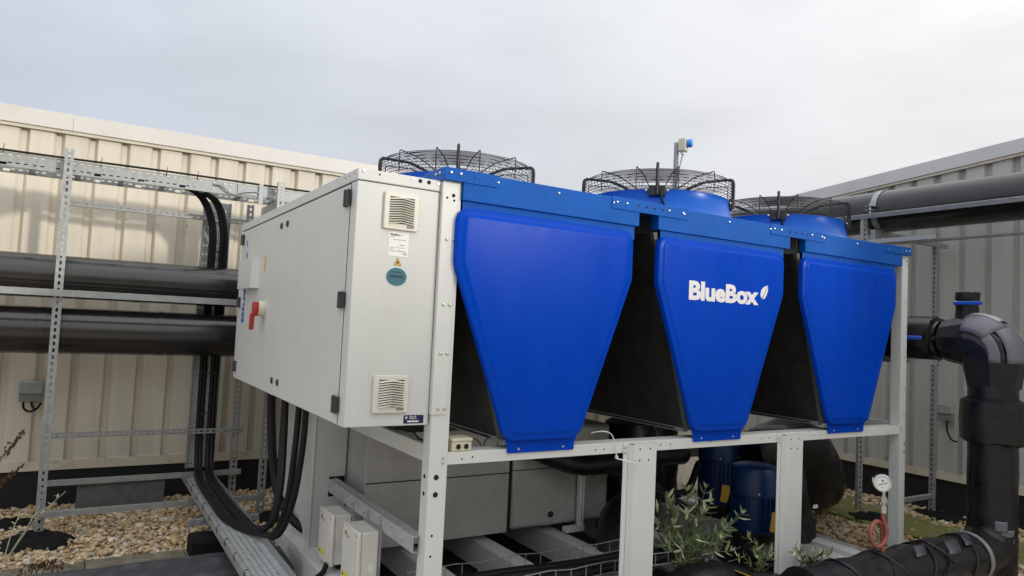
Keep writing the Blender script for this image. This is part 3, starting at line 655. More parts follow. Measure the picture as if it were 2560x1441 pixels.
# fans
def fan(cx, cy, lab):
    f_ = MB().lathe([(.63, 2.411), (.605, 2.425), (.565, 2.455), (.535, 2.495), (.518, 2.55), (.510, 2.60), (.512, 2.615), (.500, 2.618), (.498, 2.55), (.50, 2.43)], (cx, cy, 0), n=72, caps=False).build('fan_cowl', 'blue_cowl', ch, smooth=35)
    f_['label'] = lab
    d = (Vector((cx, cy)) - Vector((CAM.x, CAM.y))).normalized(); a0 = math.atan2(-d.y, -d.x)
    g_ = MB()
    r = .11
    while r < .515: g_.ring((cx, cy, 2.752 - .0*(r)), r, .0022, 64, 5); r += .0235
    for rr, z in ((.524, 2.748), (.530, 2.735), (.532, 2.715), (.532, 2.695), (.532, 2.675), (.530, 2.655), (.526, 2.635)): g_.ring((cx, cy, z), rr, .0022, 72, 5)
    g_.build('guard', 'black_wire', f_, smooth=60)
    for k in range(12):
        a = a0 + math.pi/12 + k*math.pi/6; c_, s_ = math.cos(a), math.sin(a)
        MB().tube([(cx+c_*.536, cy+s_*.536, 2.622), (cx+c_*.536, cy+s_*.536, 2.758), (cx+c_*.53, cy+s_*.53, 2.765), (cx+c_*.36, cy+s_*.36, 2.748), (cx+c_*.11, cy+s_*.11, 2.655)], .0038, 6).build('guard_spoke', 'black_wire', f_, smooth=60)
    for k in range(4):
        a = a0 + k*math.pi/2; c_, s_ = math.cos(a), math.sin(a)
        MB().tube(spline([(cx+c_*.545, cy+s_*.545, 2.575), (cx+c_*.545, cy+s_*.545, 2.70), (cx+c_*.543, cy+s_*.543, 2.765), (cx+c_*.52, cy+s_*.52, 2.785), (cx+c_*.42, cy+s_*.42, 2.778), (cx+c_*.30, cy+s_*.30, 2.755), (cx+c_*.10, cy+s_*.10, 2.65)], 5), .0105, 8).build('support_arm', 'black_wire', f_, smooth=60)
        MB().obox((cx+c_*.524, cy+s_*.524, 2.60), ((c_, s_, 0), (-s_, c_, 0), (0,0,1)), (.014, .055, .035)).build('bracket', 'black_wire', f_, bevel=.003)
        for q in (-.07, .07): piece('bolt', BOLT, f_, (cx+c_*.515-s_*q, cy+s_*.515+c_*q, 2.603), (c_, s_, 0), 1.1)
    MB().lathe([(.0, 2.44), (.125, 2.45), (.135, 2.50), (.135, 2.62), (.11, 2.655), (.0, 2.66)], (cx, cy, 0), n=28).build('motor', 'black_metal', f_, smooth=40)
    for k in range(7):
        a = k*2*math.pi/7; c_, s_ = math.cos(a), math.sin(a); c2, s2 = math.cos(a+.5), math.sin(a+.5)
        MB().add([(cx+c_*.13, cy+s_*.13, 2.47), (cx+c_*.49, cy+s_*.49, 2.46), (cx+c2*.49, cy+s2*.49, 2.53), (cx+c2*.13, cy+s2*.13, 2.55)], [(0,1,2,3)]).build('blade', 'black_metal', f_)
    MB().tube(spline([(cx+math.cos(a0)*.54, cy+math.sin(a0)*.54, 2.70), (cx+math.cos(a0)*.55+.02, cy+math.sin(a0)*.55-.01, 2.58), (cx+math.cos(a0)*.56+.08, cy+math.sin(a0)*.56-.02, 2.47), (cx+math.cos(a0)*.58+.15, cy+math.sin(a0)*.58-.03, 2.45), (cx+math.cos(a0)*.58+.19, cy+math.sin(a0)*.58-.02, 2.415)], 6), .007, 7).build('power_lead', 'black_cable', f_, smooth=60)
fan(.665, 1.24, 'blue fan cowl behind the white cabinet, guard seen mostly against the sky')
fan(2.03, .67, 'middle blue fan cowl with black wire guard')
fan(3.40, .67, 'right blue fan cowl with black wire guard')

# electrical cabinet
cx0, cx1, cy0, cy1, cz0, cz1 = -.465, -.034, .02, 2.79, 1.143, 2.37
cb = MB().box(cx0, cx1, cy0, cy1, cz0, 2.311).build('cabinet_body', 'white', ch, bevel=.004); cb['label'] = 'white electrical cabinet body on the left end'
MB().box(cx0-.003, cx1+.002, cy0-.004, cy1+.003, 2.3145, cz1).build('lid', 'white', cb, bevel=.004)
MB().box(cx0+.004, cx1-.004, cy0+.004, cy1-.004, 2.310, 2.316).build('lid_gap', 'dark_hole', cb)
for x in (-.44, -.19, -.05): piece('screw', SBOLT, cb, (x, cy0-.004, 2.352 if x > -.1 else 2.358), (0,-1,0), 1.1)
for x, s_ in ((-.36, .8), (-.147, 1.7), (-.10, 1.7)): piece('hole', HOLE, cb, (x, cy0-.004, 2.352), (0,-1,0), s_)
for y in (.06, .14, .20): piece('hole', HOLE, cb, (cx0-.003, y, 2.348), (-1,0,0), .7)
def door(y0, y1, lab):
    d = MB().box(cx0-.0065, cx0+.001, y0, y1, cz0+.004, 2.303).build('door', 'white', ch, bevel=.003); d['label'] = lab
    MB().box(cx0-.0015, cx0+.002, y0-.0035, y0-.0005, cz0+.006, 2.30).box(cx0-.0015, cx0+.002, y0, y1, 2.3035, 2.3085).build('door_seam', 'dark_hole', d)
    return d
d1 = door(.110, 1.345, 'near cabinet door on the left face'); d2 = door(1.352, 2.70, 'far cabinet door with red switch on the left face')
for d, y in ((d1, .135), (d2, 2.685)):
    for z in (2.235, 1.74, 1.24):
        MB().box(cx0-.022, cx0-.0068, y-.045, y-.006, z-.04, z+.04).box(cx0-.020, cx0-.0068, y+.002, y+.030, z-.04, z+.04).cyl((cx0-.018, y-.002, z-.04), (cx0-.018, y-.002, z+.04), .011, n=10).build('hinge', 'hinge', d, smooth=40)
for d, y in ((d1, 1.29), (d2, 1.44)):
    for z in (2.228, 1.237): MB().lathe([(.021, 0), (.021, .005), (.016, .009)], (cx0-.0066, y, z), (-1,0,0), 16).box(cx0-.0175, cx0-.012, y-.003, y+.003, z-.009, z+.009).build('latch', 'hinge', d, smooth=40)
# red rotary switch
sw = MB().lathe([(.055, 0), (.055, .030), (.046, .042)], (cx0-.0066, 1.80, 1.692), (-1,0,0), 28).build('switch_base', 'yellow', d2, smooth=40)
sw.data.materials[0] = MATS['cream_plastic']
MB().prism(roundpoly([(1.770, 1.738), (1.832, 1.738), (1.840, 1.690), (1.826, 1.640), (1.778, 1.640), (1.762, 1.690)], .012, 3), lambda a, b, d: (d, a, b), cx0-.082, cx0-.046).build('switch_handle', 'red', d2, bevel=.008)
MB().prism(roundpoly([(1.790, 1.66), (1.824, 1.66), (1.832, 1.60), (1.838, 1.548), (1.806, 1.545), (1.798, 1.60)], .007, 3), lambda a, b, d: (d, a, b), cx0-.094, cx0-.066).build('switch_grip', 'red', d2, bevel=.006)
# display cover box
MB().box(cx0-.055, cx0-.0068, 2.07, 2.55, 1.84, 2.055).add([(cx0-.0552, 2.07, 1.84), (cx0-.0068, 2.02, 1.84), (cx0-.0068, 2.02, 2.055), (cx0-.0552, 2.07, 2.055)], [(0,1,2,3)]).add([(cx0-.0552, 2.07, 1.84), (cx0-.0068, 2.02, 1.84), (cx0-.0068, 2.07, 1.84)], [(0,1,2)]).build('display_cover', 'white', d2)
MB().box(cx0-.0078, cx0-.0067, 1.835, 1.885, 1.955, 2.062).build('yellow_sticker', 'yellow', d2)
text('BlueBox', 'lettering', 'logo_blue', d2, (cx0-.0068, 2.475, 1.585), (0,0,1), (0,1,0), .555, .10, bold=.026, space=.93)
MB().prism([(2.50, 2.165), (2.53, 2.175), (2.555, 2.215), (2.535, 2.222), (2.508, 2.20)], lambda a, b, d: (d, a, b), cx0-.0078, cx0-.0068).build('leaf_emblem', 'logo_blue', d2)
# ventilation grilles
def grille(x0, z0, s_=.182):
    yf = cy0
    gr = MB().prism(roundpoly([(x0, z0), (x0+s_, z0), (x0+s_, z0+s_), (x0, z0+s_)], .012, 4), lambda a, b, d: (a, d, b), yf-.016, yf-.0005)
    ob = gr.build('ventilation_grille', 'vent_plastic', ch, bevel=.004)
    a0, a1, b0, b1 = x0+.028, x0+s_-.026, z0+.030, z0+s_-.022
    MB().box(a0, a1, yf-.0166, yf-.0155, b0, b1).build('grille_recess', 'dark_hole', ob)
    n = 11; p_ = (b1-b0)/n; xm = (a0+a1)/2
    for i in range(n):
        zb = b0+i*p_; zc = .008; q = p_*.42
        vs = []
        for x, dz, dy in ((a0, -.004, 0), (xm, .005, -.004), (a1, -.004, 0)):
            vs += [(x, yf-.0168, zb+dz+q+.003), (x, yf-.024+dy, zb+dz+.001), (x, yf-.0168, zb+dz)]
        MB().add(vs, [(0,1,4,3), (3,4,7,6), (1,2,5,4), (4,5,8,7), (0,2,1), (6,7,8)]).build('slat', 'vent_plastic', ob)
    MB().box(a1-.036, a1+.002, yf-.0182, yf-.0166, z0+.013, z0+.027).build('maker_tag', 'ink_grey', ob)
    return ob
grille(-.331, 2.094); grille(-.334, 1.207)
# labels on the cabinet end
LY = cy0-.0014
dp = MB().box(-.293, -.190, LY, cy0-.0003, 1.966, 2.083).build('data_plate', 'label_white', ch)
def pr(o, x, z, body, w_, h_, m='ink', b=0.): text(body, 'lettering', m, o, (x, LY-.0004, z), (1,0,0), (0,0,1), w_, h_, b, thick=.0004)
pr(dp, -.286, 2.066, 'BlueBox', .048, .010, b=.03)
MB().prism([(-.234, 2.068), (-.230, 2.068), (-.227, 2.074), (-.232, 2.073)], lambda a, b, d: (a, d, b), LY-.0008, LY-.0004).build('leaf_emblem', 'ink', dp)
for x, z, wd in ((-.286, 2.058, .020), (-.27, 2.046, .012), (-.254, 2.046, .016), (-.234, 2.046, .014), (-.216, 2.046, .010), (-.236, 2.020, .026), (-.286, 2.007, .020), (-.258, 2.007, .020), (-.230, 2.007, .020), (-.286, 2.001, .018), (-.243, 1.999, .007), (-.286, 1.990, .030), (-.252, 1.990, .008), (-.242, 1.990, .038), (-.222, 1.979, .006)):
    MB().box(x, x+wd, LY-.0008, LY-.0003, z, z+.0022).build('print_line', 'ink' if z in (2.046, 1.99, 2.02) else 'ink_grey', dp)
pr(dp, -.214, 1.975, 'CE', .016, .011)
tr = MB().prism([(-.263, 1.922), (-.222, 1.922), (-.2425, 1.960)], lambda a, b, d: (a, d, b), LY-.0003, cy0-.0003).build('warning_triangle', 'yellow', ch)
for a, b in (((-.2605, 1.9235), (-.2245, 1.9235)), ((-.2605, 1.9235), (-.2425, 1.9565)), ((-.2245, 1.9235), (-.2425, 1.9565))):
    MB().cyl((a[0], LY-.0004, a[1]), (b[0], LY-.0004, b[1]), .0011, n=4).build('border', 'ink', tr)
MB().prism([(-.2475, 1.930), (-.2375, 1.930), (-.2365, 1.936), (-.2400, 1.941), (-.2420, 1.947), (-.2445, 1.940), (-.2480, 1.935)], lambda a, b, d: (a, d, b), LY-.0010, LY-.0004).build('flame_mark', 'ink', tr)
ovl = MB().prism([(-.244+.0545*math.cos(k*math.pi/20), 1.866+.0455*math.sin(k*math.pi/20)) for k in range(40)], lambda a, b, d: (a, d, b), LY, cy0-.0003).build('oval_sticker', 'teal_rim', ch)
MB().prism([(-.244+.0525*math.cos(k*math.pi/20), 1.866+.0437*math.sin(k*math.pi/20)) for k in range(40)], lambda a, b, d: (a, d, b), LY-.0006, LY-.0002).build('oval_face', 'teal', ovl)
def pro(x, z, body, w_, h_, b=0.): text(body, 'lettering', 'teal_ink', ovl, (x, LY-.0012, z), (1,0,0), (0,0,1), w_, h_, b, thick=.0004)
pro(-.282, 1.860, 'APPROVED', .074, .0145, .035); pro(-.273, 1.884, 'Quality Control', .058, .008)
nv = MB().prism(roundpoly([(-.166, 1.153), (-.060, 1.153), (-.060, 1.194), (-.166, 1.194)], .005, 3), lambda a, b, d: (a, d, b), LY, cy0-.0003).build('navy_sticker', 'navy', ch)
MB().prism(roundpoly([(-.146, 1.160), (-.086, 1.160), (-.086, 1.167), (-.146, 1.167)], .0025, 3), lambda a, b, d: (a, d, b), LY-.0007, LY-.0002).build('white_strip', 'label_white', nv)
text('Pilon &', 'lettering', 'logo_white', nv, (-.135, LY-.0004, 1.184), (1,0,0), (0,0,1), .036, .007, .02, thick=.0004)
text('Ruddock', 'lettering', 'logo_white', nv, (-.135, LY-.0004, 1.175), (1,0,0), (0,0,1), .038, .007, .02, thick=.0004)
for k in range(3): MB().obox((-.152, LY-.0006, 1.182), ((math.cos(k*1.047), 0, math.sin(k*1.047)), (0,1,0), (-math.sin(k*1.047), 0, math.cos(k*1.047))), (.008, .0004, .0012)).build('star_mark', 'logo_white', nv)
# column and rails below the cabinet
col = MB().box(-.165, .052, 1.45, 2.25, .06, 1.142).build('support_column', 'white', ch, bevel=.004)
MB().box(-.175, -.1655, 1.442, 1.52, .06, 1.14).build('column_flange', 'white', col, bevel=.003)
MB().prism(roundpoly([(1.86, .62), (1.97, .62), (1.97, .76), (1.86, .76)], .04, 4), lambda a, b, d: (d, a, b), -.1672, -.1652).build('oval_opening', 'dark_hole', col)
MB().box(-.06, .045, 1.447, 1.4495, .47, .60).build('slot_opening', 'dark_hole', col)
for z in (.30, .95): piece('screw', SBOLT, col, (-.165, 1.70, z), (-1,0,0), 1.5); piece('screw', SBOLT, col, (.03, 1.45, z), (0,-1,0), 1.2)
MB().box(-.235, -.228, .55, 2.05, GZ-.01, .15).box(-.2275, -.10, .55, 2.05, .146, .151).build('base_sill', 'white_frame', ch, bevel=.003)
for i in range(6): piece('hole', HOLE, ch, (-.235, .75+i*.035, .12), (-1,0,0), 1.2)
# compressor enclosure
enc = MB().box(.06, 1.128, 1.10, 2.30, .20, .93).build('enclosure_panel', 'enclosure', ch, bevel=.004); MB().box(1.152, 2.04, 1.10, 2.30, .205, .935).build('enclosure_panel', 'enclosure', ch, bevel=.03)
MB().box(1.1285, 1.1515, 1.0995, 2.29, .2, .93).build('panel_gap', 'black_metal', ch)
MB().box(.0605, 1.127, 1.0975, 1.0995, .612, .619).build('panel_seam', 'dark_hole', ch); MB().box(1.153, 1.70, 1.0975, 1.0995, .625, .631).build('panel_seam', 'dark_hole', ch)
piece('hole', HOLE, ch, (1.50, 1.10, .29), (0,-1,0), 4)
for x in (.75, 1.08, 1.55): piece('screw', SBOLT, ch, (x, 1.10, .235), (0,-1,0), 1.3)
MB().box(1.72, 1.76, 1.04, 1.08, .17, .72).box(1.60, 1.765, 1.03, 1.085, .16, .20).build('slotted_stand', 'white_frame', ch, bevel=.002)
MB().box(1.738, 1.742, 1.0385, 1.0398, .22, .70).build('stand_slot', 'dark_hole', ch)
for x in (.42, .97, 1.56, 2.25, 3.0):
    MB().box(x-.06, x+.06, .28, 2.5, .145, .150).box(x-.06, x-.055, .28, 2.5, -.03, .1445).box(x+.055, x+.06, .28, 2.5, -.03, .1445).build('base_channel', 'white_frame', ch, bevel=.002)
MB().box(3.74, 3.87, -.02, 2.6, -.06, .005).box(3.48, 3.735, -.02, 2.6, -.06, -.028).build('base_beam', 'white_frame', ch, bevel=.003)
MB().box(.1, 4.1, DEP-.2, DEP-.1, -.06, .05).build('base_beam', 'base_grey', ch, bevel=.003)
MB().box(2.15, 4.05, .30, 1.60, -.055, -.02).build('pump_plinth', 'base_grey', ch, bevel=.004)
# suction line under the chiller
MB().tube(spline([(1.25, 1.00, .80), (1.45, .96, .72), (1.65, .93, .67), (2.1, .92, .68), (2.6, .95, .70), (2.75, 1.05, .66)], 6), .075, 16).build('suction_line', 'black_wrap', ch, smooth=60)
MB().tube(spline([(.28, 1.45, .95), (.24, 1.40, .86), (.19, 1.36, .80), (.15, 1.36, .6), (.15, 1.38, .2)], 6), .035, 12).build('liquid_line', 'black_wrap', ch, smooth=60)

# ------------------------------------------------------------------ things on and under the chiller
gr = thing('galvanised_rail', 'galvanised channel rail between the white column and the front left post', 'rail', (-.03, .8, .5))
MB().box(-.062, -.058, .06, 1.449, .505, .585).box(-.0575, -.005, .06, 1.449, .581, .585).box(-.0575, -.005, .06, 1.449, .505, .509).box(-.029, -.005, .06, 1.449, .5855, .5895).build('channel', 'galv_flat', gr, bevel=.0015)
for i in range(9): piece('hole', HOLE, gr, (-.062, .2+i*.14, .53+.03*(i % 2)), (-1,0,0), .8)
for y, z in ((.085, .60), (.085, .495)): piece('bolt', BOLT, gr, (-.016, y, z), (0,-1,0), .9)
def jbox(y0, y1, z0, z1, label):
    t_ = thing('isolator_enclosure', label, 'electrical box', (-.13, (y0+y1)/2, z0), 'grey enclosures on the galvanised rail')
    b = MB().box(-.172, -.075, y0+.006, y1-.006, z0+.006, z1-.006).build('box', 'grey_plastic', t_, bevel=.008)
    l_ = MB().box(-.197, -.173, y0, y1, z0, z1).build('lid', 'grey_plastic', t_, bevel=.007); MB().box(-.203, -.1975, y0+.03, y1-.03, z0+.004, z1-.004).build('raised_face', 'grey_plastic', l_, bevel=.003)
    for yy in (y0+.018, y1-.018):
        for zz in (z0+.02, z1-.02): piece('screw', SBOLT, l_, (-.1975, yy, zz), (-1,0,0), 1.3)
    MB().lathe([(.013, 0), (.013, .0008)], (-.2032, y1-.075, z1-.045), (-1,0,0), 18).build('red_emblem', 'red', l_)
    MB().box(-.2040, -.2032, y1-.135, y1-.095, z1-.060, z1-.050).build('maker_print', 'ink_grey', l_)
    MB().obox((-.2036, y1-.095, z0+.055), ((1,0,0), (0,1,0), (0,0,1)), (.0004, .045, .013)).build('caution_label', 'yellow_label', l_)
    MB().prism([(y1-.045, z0+.044), (y1-.068, z0+.044), (y1-.0565, z0+.066)], lambda a, b, d: (d, a, b), -.2046, -.2041).build('warning_mark', 'ink', l_)
    MB().box(-.13, -.10, y0+.0055-.0006, y0+.0055, z0+.10, z0+.15).build('rating_mark', 'label_white', b)
    MB().box(-.074, -.070, y0-.015, y1+.01, z0-.02, z1+.004).build('back_plate', 'galv_dull', t_)
    for yy in (y0+.02, y1-.05): MB().box(-.0695, -.0625, yy, yy+.03, z1-.03, z1+.06).build('bracket', 'galv_dull', t_, bevel=.002)
    for yy in ((y0+y1)/2-.05, (y0+y1)/2+.04): MB().lathe([(.02, 0), (.02, -.03), (.013, -.045), (.012, -.11)], (-.12, yy, z0+.006), (0,0,1), 14).build('cable_gland', 'black_metal', t_, smooth=40)
jbox(.915, 1.165, .190, .490, 'grey plastic enclosure with red dot, rear one of the pair on the rail')
jbox(.465, .720, .190, .512, 'grey plastic enclosure with red dot, front one of the pair on the rail')
for i in range(3):
    cable('thin_cable', ['first', 'second', 'third'][i] + ' black cable dropping from the grey enclosures under the frame', [(-.12, .99+.0-.12*i*(i > 0)-.1*(i == 2), .09), (-.11, .98-.1*i, .03), (-.04, .9-.1*i, -.02), (.2, .8-.1*i, -.03)], .012, 'cables below the grey enclosures', 8)
jb = thing('junction_box', 'small cream junction box resting on the white front rail', 'electrical box', (.15, .05, 1.005))
MB().box(.100, .212, .004, .105, 1.0055, 1.055).build('box', 'cream_plastic', jb, bevel=.004); MB().box(.096, .216, .0, .109, 1.0555, 1.072).build('lid', 'cream_plastic', jb, bevel=.004)
for x in (.135, .180):
    MB().lathe([(.017, 0), (.017, .002), (.013, .002)], (x, .0038, 1.030), (0,-1,0), 16).build('cable_entry', 'cream_plastic', jb); MB().lathe([(.0138, 0), (.0138, .0032)], (x, .0038, 1.030), (0,-1,0), 16).build('entry_hole', 'dark_hole', jb)
for i, (x, y) in enumerate(((.24, .12), (.36, .14))): tag(MB().tube(spline([(x, y, .99), (x+.01, y, 1.03), (x+.05, y, 1.045), (x+.085, y, 1.02), (x+.09, y, .98)], 5), .003, 6).build('wire_loop', 'black_cable', smooth=60), 'thin black wire loop ' + ('right beside the cream junction box' if i == 0 else 'just behind the lower edge of the first blue panel'), 'wire', 'wire loops on the front rail')
tag(MB().tube(spline([(1.02, .05, 1.06), (1.06, -.005, 1.075), (1.12, -.012, 1.055), (1.155, -.012, .98), (1.162, -.012, .925), (1.168, -.02, .915), (1.22, -.05, .905), (1.27, -.055, .885), (1.30, -.06, .86)], 6), .0034, 6).obox((1.163, -.012, .925), ((1,0,0), (0,1,0), (0,0,1)), (.007, .006, .008)).build('cable_tie', 'tie_white', smooth=60), 'white plastic cable tie looped over the front rail with a long tail', 'cable tie')
cable('thin_cable', 'thin black sensor wire lying along the side rail under the cabinet', [(.03, .11, 1.04), (.03, .25, 1.036), (.05, .4, 1.05), (.02, .62, 1.04), (.03, .9, 1.04)], .005, None, 6, cat='wire')
# wire basket tray under the chiller
bt = thing('wire_basket_tray', 'wire mesh cable basket under the chiller behind the front left post', 'cable tray', (1.0, .35, .12))
for y, z in ((.16, .20), (.16, .13), (.24, .10), (.36, .10), (.48, .13), (.48, .20)): MB().tube([(.1+i*.15, y+.006*math.sin(i*1.7), z+.06+.006*math.sin(i*2.3+y*20)) for i in range(13)], .0035, 6).build('long_wire', 'galv', bt, smooth=60)
for i in range(17): x = .12+i*.11; MB().tube([(x, .16, .26), (x, .16, .175), (x, .18, .16), (x, .46, .16), (x, .48, .175), (x, .48, .26)], .003, 5).build('cross_wire', 'galv', bt)
for i, (y, r_) in enumerate(((.22, .03), (.30, .035), (.38, .03))): cable('thick_cable', 'black cable lying in the wire basket tray, ' + ['front', 'middle', 'rear'][i] + ' one', [(.1, y, .195), (.6, y+.02, .20), (1.2, y-.01, .195), (1.85, y+.01, .20)], r_, 'cables in the wire basket', 10)
# pumps
def pump(x, y, zt, r_, label, tagx):
    t_ = thing('pump_motor', label, 'pump', (x, y, GZ), 'pump motors under the chiller')
    h = zt
    MB().lathe([(r_*.99, h-.22), (r_*1.04, h-.215), (r_*1.04, h-.05), (r_*.95, h-.015), (r_*.7, h)], (x, y, 0), n=36).build('fan_cover', 'pump_blue', t_, smooth=40)
    MB().lathe([(r_*.9, .22), (r_*.9, h-.222)], (x, y, 0), n=36).build('stator', 'pump_blue', t_, smooth=40)
    for k in range(28):
        a = 2*math.pi*k/28; c_, s_ = math.cos(a), math.sin(a)
        MB().obox((x+c_*r_*.95, y+s_*r_*.95, (.24+h-.23)/2), ((c_, s_, 0), (-s_, c_, 0), (0,0,1)), (r_*.055, .004, (h-.47)/2)).build('cooling_fin', 'pump_blue', t_)
    MB().lathe([(r_*1.25, .05), (r_*1.25, .10), (r_*.95, .14), (r_*.95, .22)], (x, y, 0), n=36).build('flange', 'black_wrap', t_, smooth=40)
    MB().lathe([(r_*1.5, -.04), (r_*1.5, .02), (r_*1.1, .05)], (x, y, 0), n=36).build('pump_casing', 'black_wrap', t_, smooth=40)
    for k in range(4): piece('bolt', BOLT, t_, (x+math.cos(k*1.57-2.3)*r_*1.05, y+math.sin(k*1.57-2.3)*r_*1.05, h-.19), (math.cos(k*1.57-2.3), math.sin(k*1.57-2.3), 0), 1.0)
    d = (Vector((CAM.x, CAM.y)) - Vector((x, y))).normalized(); s_ = Vector((-d.y, d.x)); c_ = Vector((x, y)) + d*(r_*1.12) + s_*tagx
    MB().prism([(-.035, -.07), (.04, -.08), (.045, .05), (.03, .07), (-.02, .07), (-.025, .0)], lambda a, b, q: (c_.x+s_.x*a+d.x*q, c_.y+s_.y*a+d.y*q, .33+b), 0, .003).build('warning_tag', 'yellow', t_)
pump(2.90, .42, .70, .175, 'blue pump motor standing nearest behind the second white leg', .14)
pump(3.30, 1.15, .80, .165, 'blue pump motor further back between the two white legs', .06)
def blob(name, label, cat, pts, rad, material='black_wrap', n=20, amp=.006, seed=0):
    o = MB().tube(spline(pts, 7), [0]*0 or [v for v in np.interp(np.linspace(0, len(rad)-1, (len(pts)-1)*7+1), range(len(rad)), rad)], n).build(name, material, smooth=60); lumpy(o.data, amp, seed); return tag(o, label, cat)
blob('insulated_vessel', 'lumpy black wrapped pipe elbow behind the second white leg', 'pipe', [(3.45, .95, .62), (3.8, .9, .72), (4.1, .92, .66), (4.35, .98, .45), (4.6, 1.1, .30), (5.0, 1.35, .30)], [.20, .23, .27, .28, .26, .20], seed=4)
blob('insulated_valve', 'black insulated valve body rising under the chiller right end', 'pipe', [(3.75, .72, -.02), (3.72, .74, .25), (3.70, .80, .55)], [.20, .17, .19], seed=5)
blob('insulated_pipe', 'fat black insulated pipe standing beside the plant under the chiller', 'pipe', [(1.75, .62, -.05), (1.76, .62, .12), (1.82, .70, .28), (2.0, .85, .36)], [.17, .17, .15, .12], seed=6)
blob('insulated_pipe', 'low black insulated pipe crossing the ground below the plant', 'pipe', [(1.45, -.05, -.06), (1.9, .02, .04), (2.3, .05, -.02), (2.7, .0, -.12)], [.16, .17, .16, .15], seed=8)
tag(MB().box(3.72, 3.78, .50, .503, .27, .30).build('white_tag', 'label_white'), 'small white tag on the black insulated valve body', 'label')
tag(MB().tube(spline([(3.98, .80, .86), (4.06, .78, .83), (4.15, .77, .78), (4.16, .77, .73), (4.11, .77, .74)], 5), .025, 10).build('hose', 'black_cable', smooth=60), 'short black hose end above the wrapped elbow near the right wall', 'hose')

# ------------------------------------------------------------------ right side pipework
GRR = 'slotted posts of the right pipe rack'
tag(strut((5.25, 1.07, GZ+.02), (5.25, 1.07, 2.955), (-.4,-1,0), w=.05, slot=(.027, .016)).build('slotted_post', 'galv_dull'), 'slotted steel post behind the chiller right corner, its top showing under the high pipe', 'strut post', GRR)
tag(strut((5.95, .72, GZ+.02), (5.95, .72, 2.72), (-1,0,0), w=.05, slot=(.027, .016)).build('slotted_post', 'galv_dull'), 'slotted steel post standing against the shaded right wall', 'strut post', GRR)
GRL = 'steel rails of the right pipe rack'
rail((5.23, -3.0, 2.945), (5.23, 3.4, 2.945), (-.35,0,1), 'long slotted rail under the high black pipe on the right', True, group=GRL)
rail((5.25, 1.07, 2.80), (6.15, 1.07, 2.80), (0,-1,0), 'cross rail behind the top of the right rack post', False, group=GRL, w=.06, m='galv_dull')
rail((5.25, .72, 2.70), (6.15, .72, 2.70), (0,-1,0), 'lower cross rail reaching the post on the right wall', False, group=GRL, m='galv_dull')
rail((5.27, .35, 2.685), (5.27, 2.2, 2.685), (-1,0,0), 'lower long rail below the high pipe on the right', False, group=GRL, m='galv_dull')
rail((5.25, .72, .14), (5.95, .72, .14), (0,-1,0), 'low cross rail at the foot of the right wall post', False, group=GRL, m='galv_dull')
cable('conduit', 'thin grey conduit running along the right wall below the high pipe', [(5.62, 1.2, 2.70), (5.62, .4, 2.70), (5.62, -.6, 2.70), (5.62, -2.8, 2.70)], .013, None, 8, 'galv_dull', 'conduit')
pipe('insulated_pipe', 'high black insulated pipe crossing in front of the right wall', (5.5, -3.2, 3.02), (5.5, 3.7, 3.02), .215, (.35, .7), 'y')
cl = thing('pipe_clamp', 'galvanised two part clamp around the high right pipe', 'pipe clamp', (5.5, 1.0, 2.8))
for a0, a1 in ((-.35, 3.05), (3.25, 5.8)):
    m = MB(); vs = []; fs = []; n = 18
    for i in range(n+1):
        a = a0+(a1-a0)*i/n+.0
        for rr, yy in ((.2165, -.03), (.2225, -.03), (.2225, .03), (.2165, .03)): vs.append((5.5+rr*math.cos(a), 1.0+yy, 3.02+rr*math.sin(a)))
    for i in range(n):
        for j in range(4): fs.append((i*4+j, i*4+(j+1) % 4, (i+1)*4+(j+1) % 4, (i+1)*4+j))
    m.add(vs, fs).build('clamp_half', 'galv', cl, smooth=40)
for z in (3.045, 3.005): MB().box(5.21, 5.285, .965, 1.035, z-.004, z+.004).build('clamp_ear', 'galv', cl, bevel=.002)
MB().cyl((5.24, 1.0, 2.96), (5.24, 1.0, 3.075), .007, n=8).build('clamp_bolt', 'bolt', cl)
MB().box(5.29, 5.42, .975, 1.025, 2.70, 2.81).build('clamp_foot', 'galv', cl, bevel=.002)
# riser with elbow
XR, YR = 4.42, -.52
rs = thing('riser_pipe', 'black taped riser pipe with pale patched elbow at the right edge', 'pipe', (XR, YR, GZ))
BR = .13
el = [(XR, YR, 1.36)] + [(XR, YR+BR-BR*math.cos(a), 1.71-BR+BR*math.sin(a)) for a in np.linspace(0, math.pi/2, 4)] + [(XR, YR+.34, 1.71)]
o_ = MB().tube([(XR, YR, .12*i) for i in range(13)], .165, 22).build('riser', 'black_wrap', rs, smooth=50); lumpy(o_.data, .0025, 2)
o_ = MB().tube([(XR, YR, .93), (XR+.003, YR, .96), (XR, YR, 1.12), (XR, YR, 1.255), (XR, YR, 1.28)], [.17, .215, .222, .216, .17], 22).build('coupling_wrap', 'black_wrap', rs, smooth=50); lumpy(o_.data, .005, 3)
o_ = MB().tube(el, [.17]+[.214]*4+[.168], 12).build('elbow', 'black_wrap', rs, smooth=12); lumpy(o_.data, .004, 4)
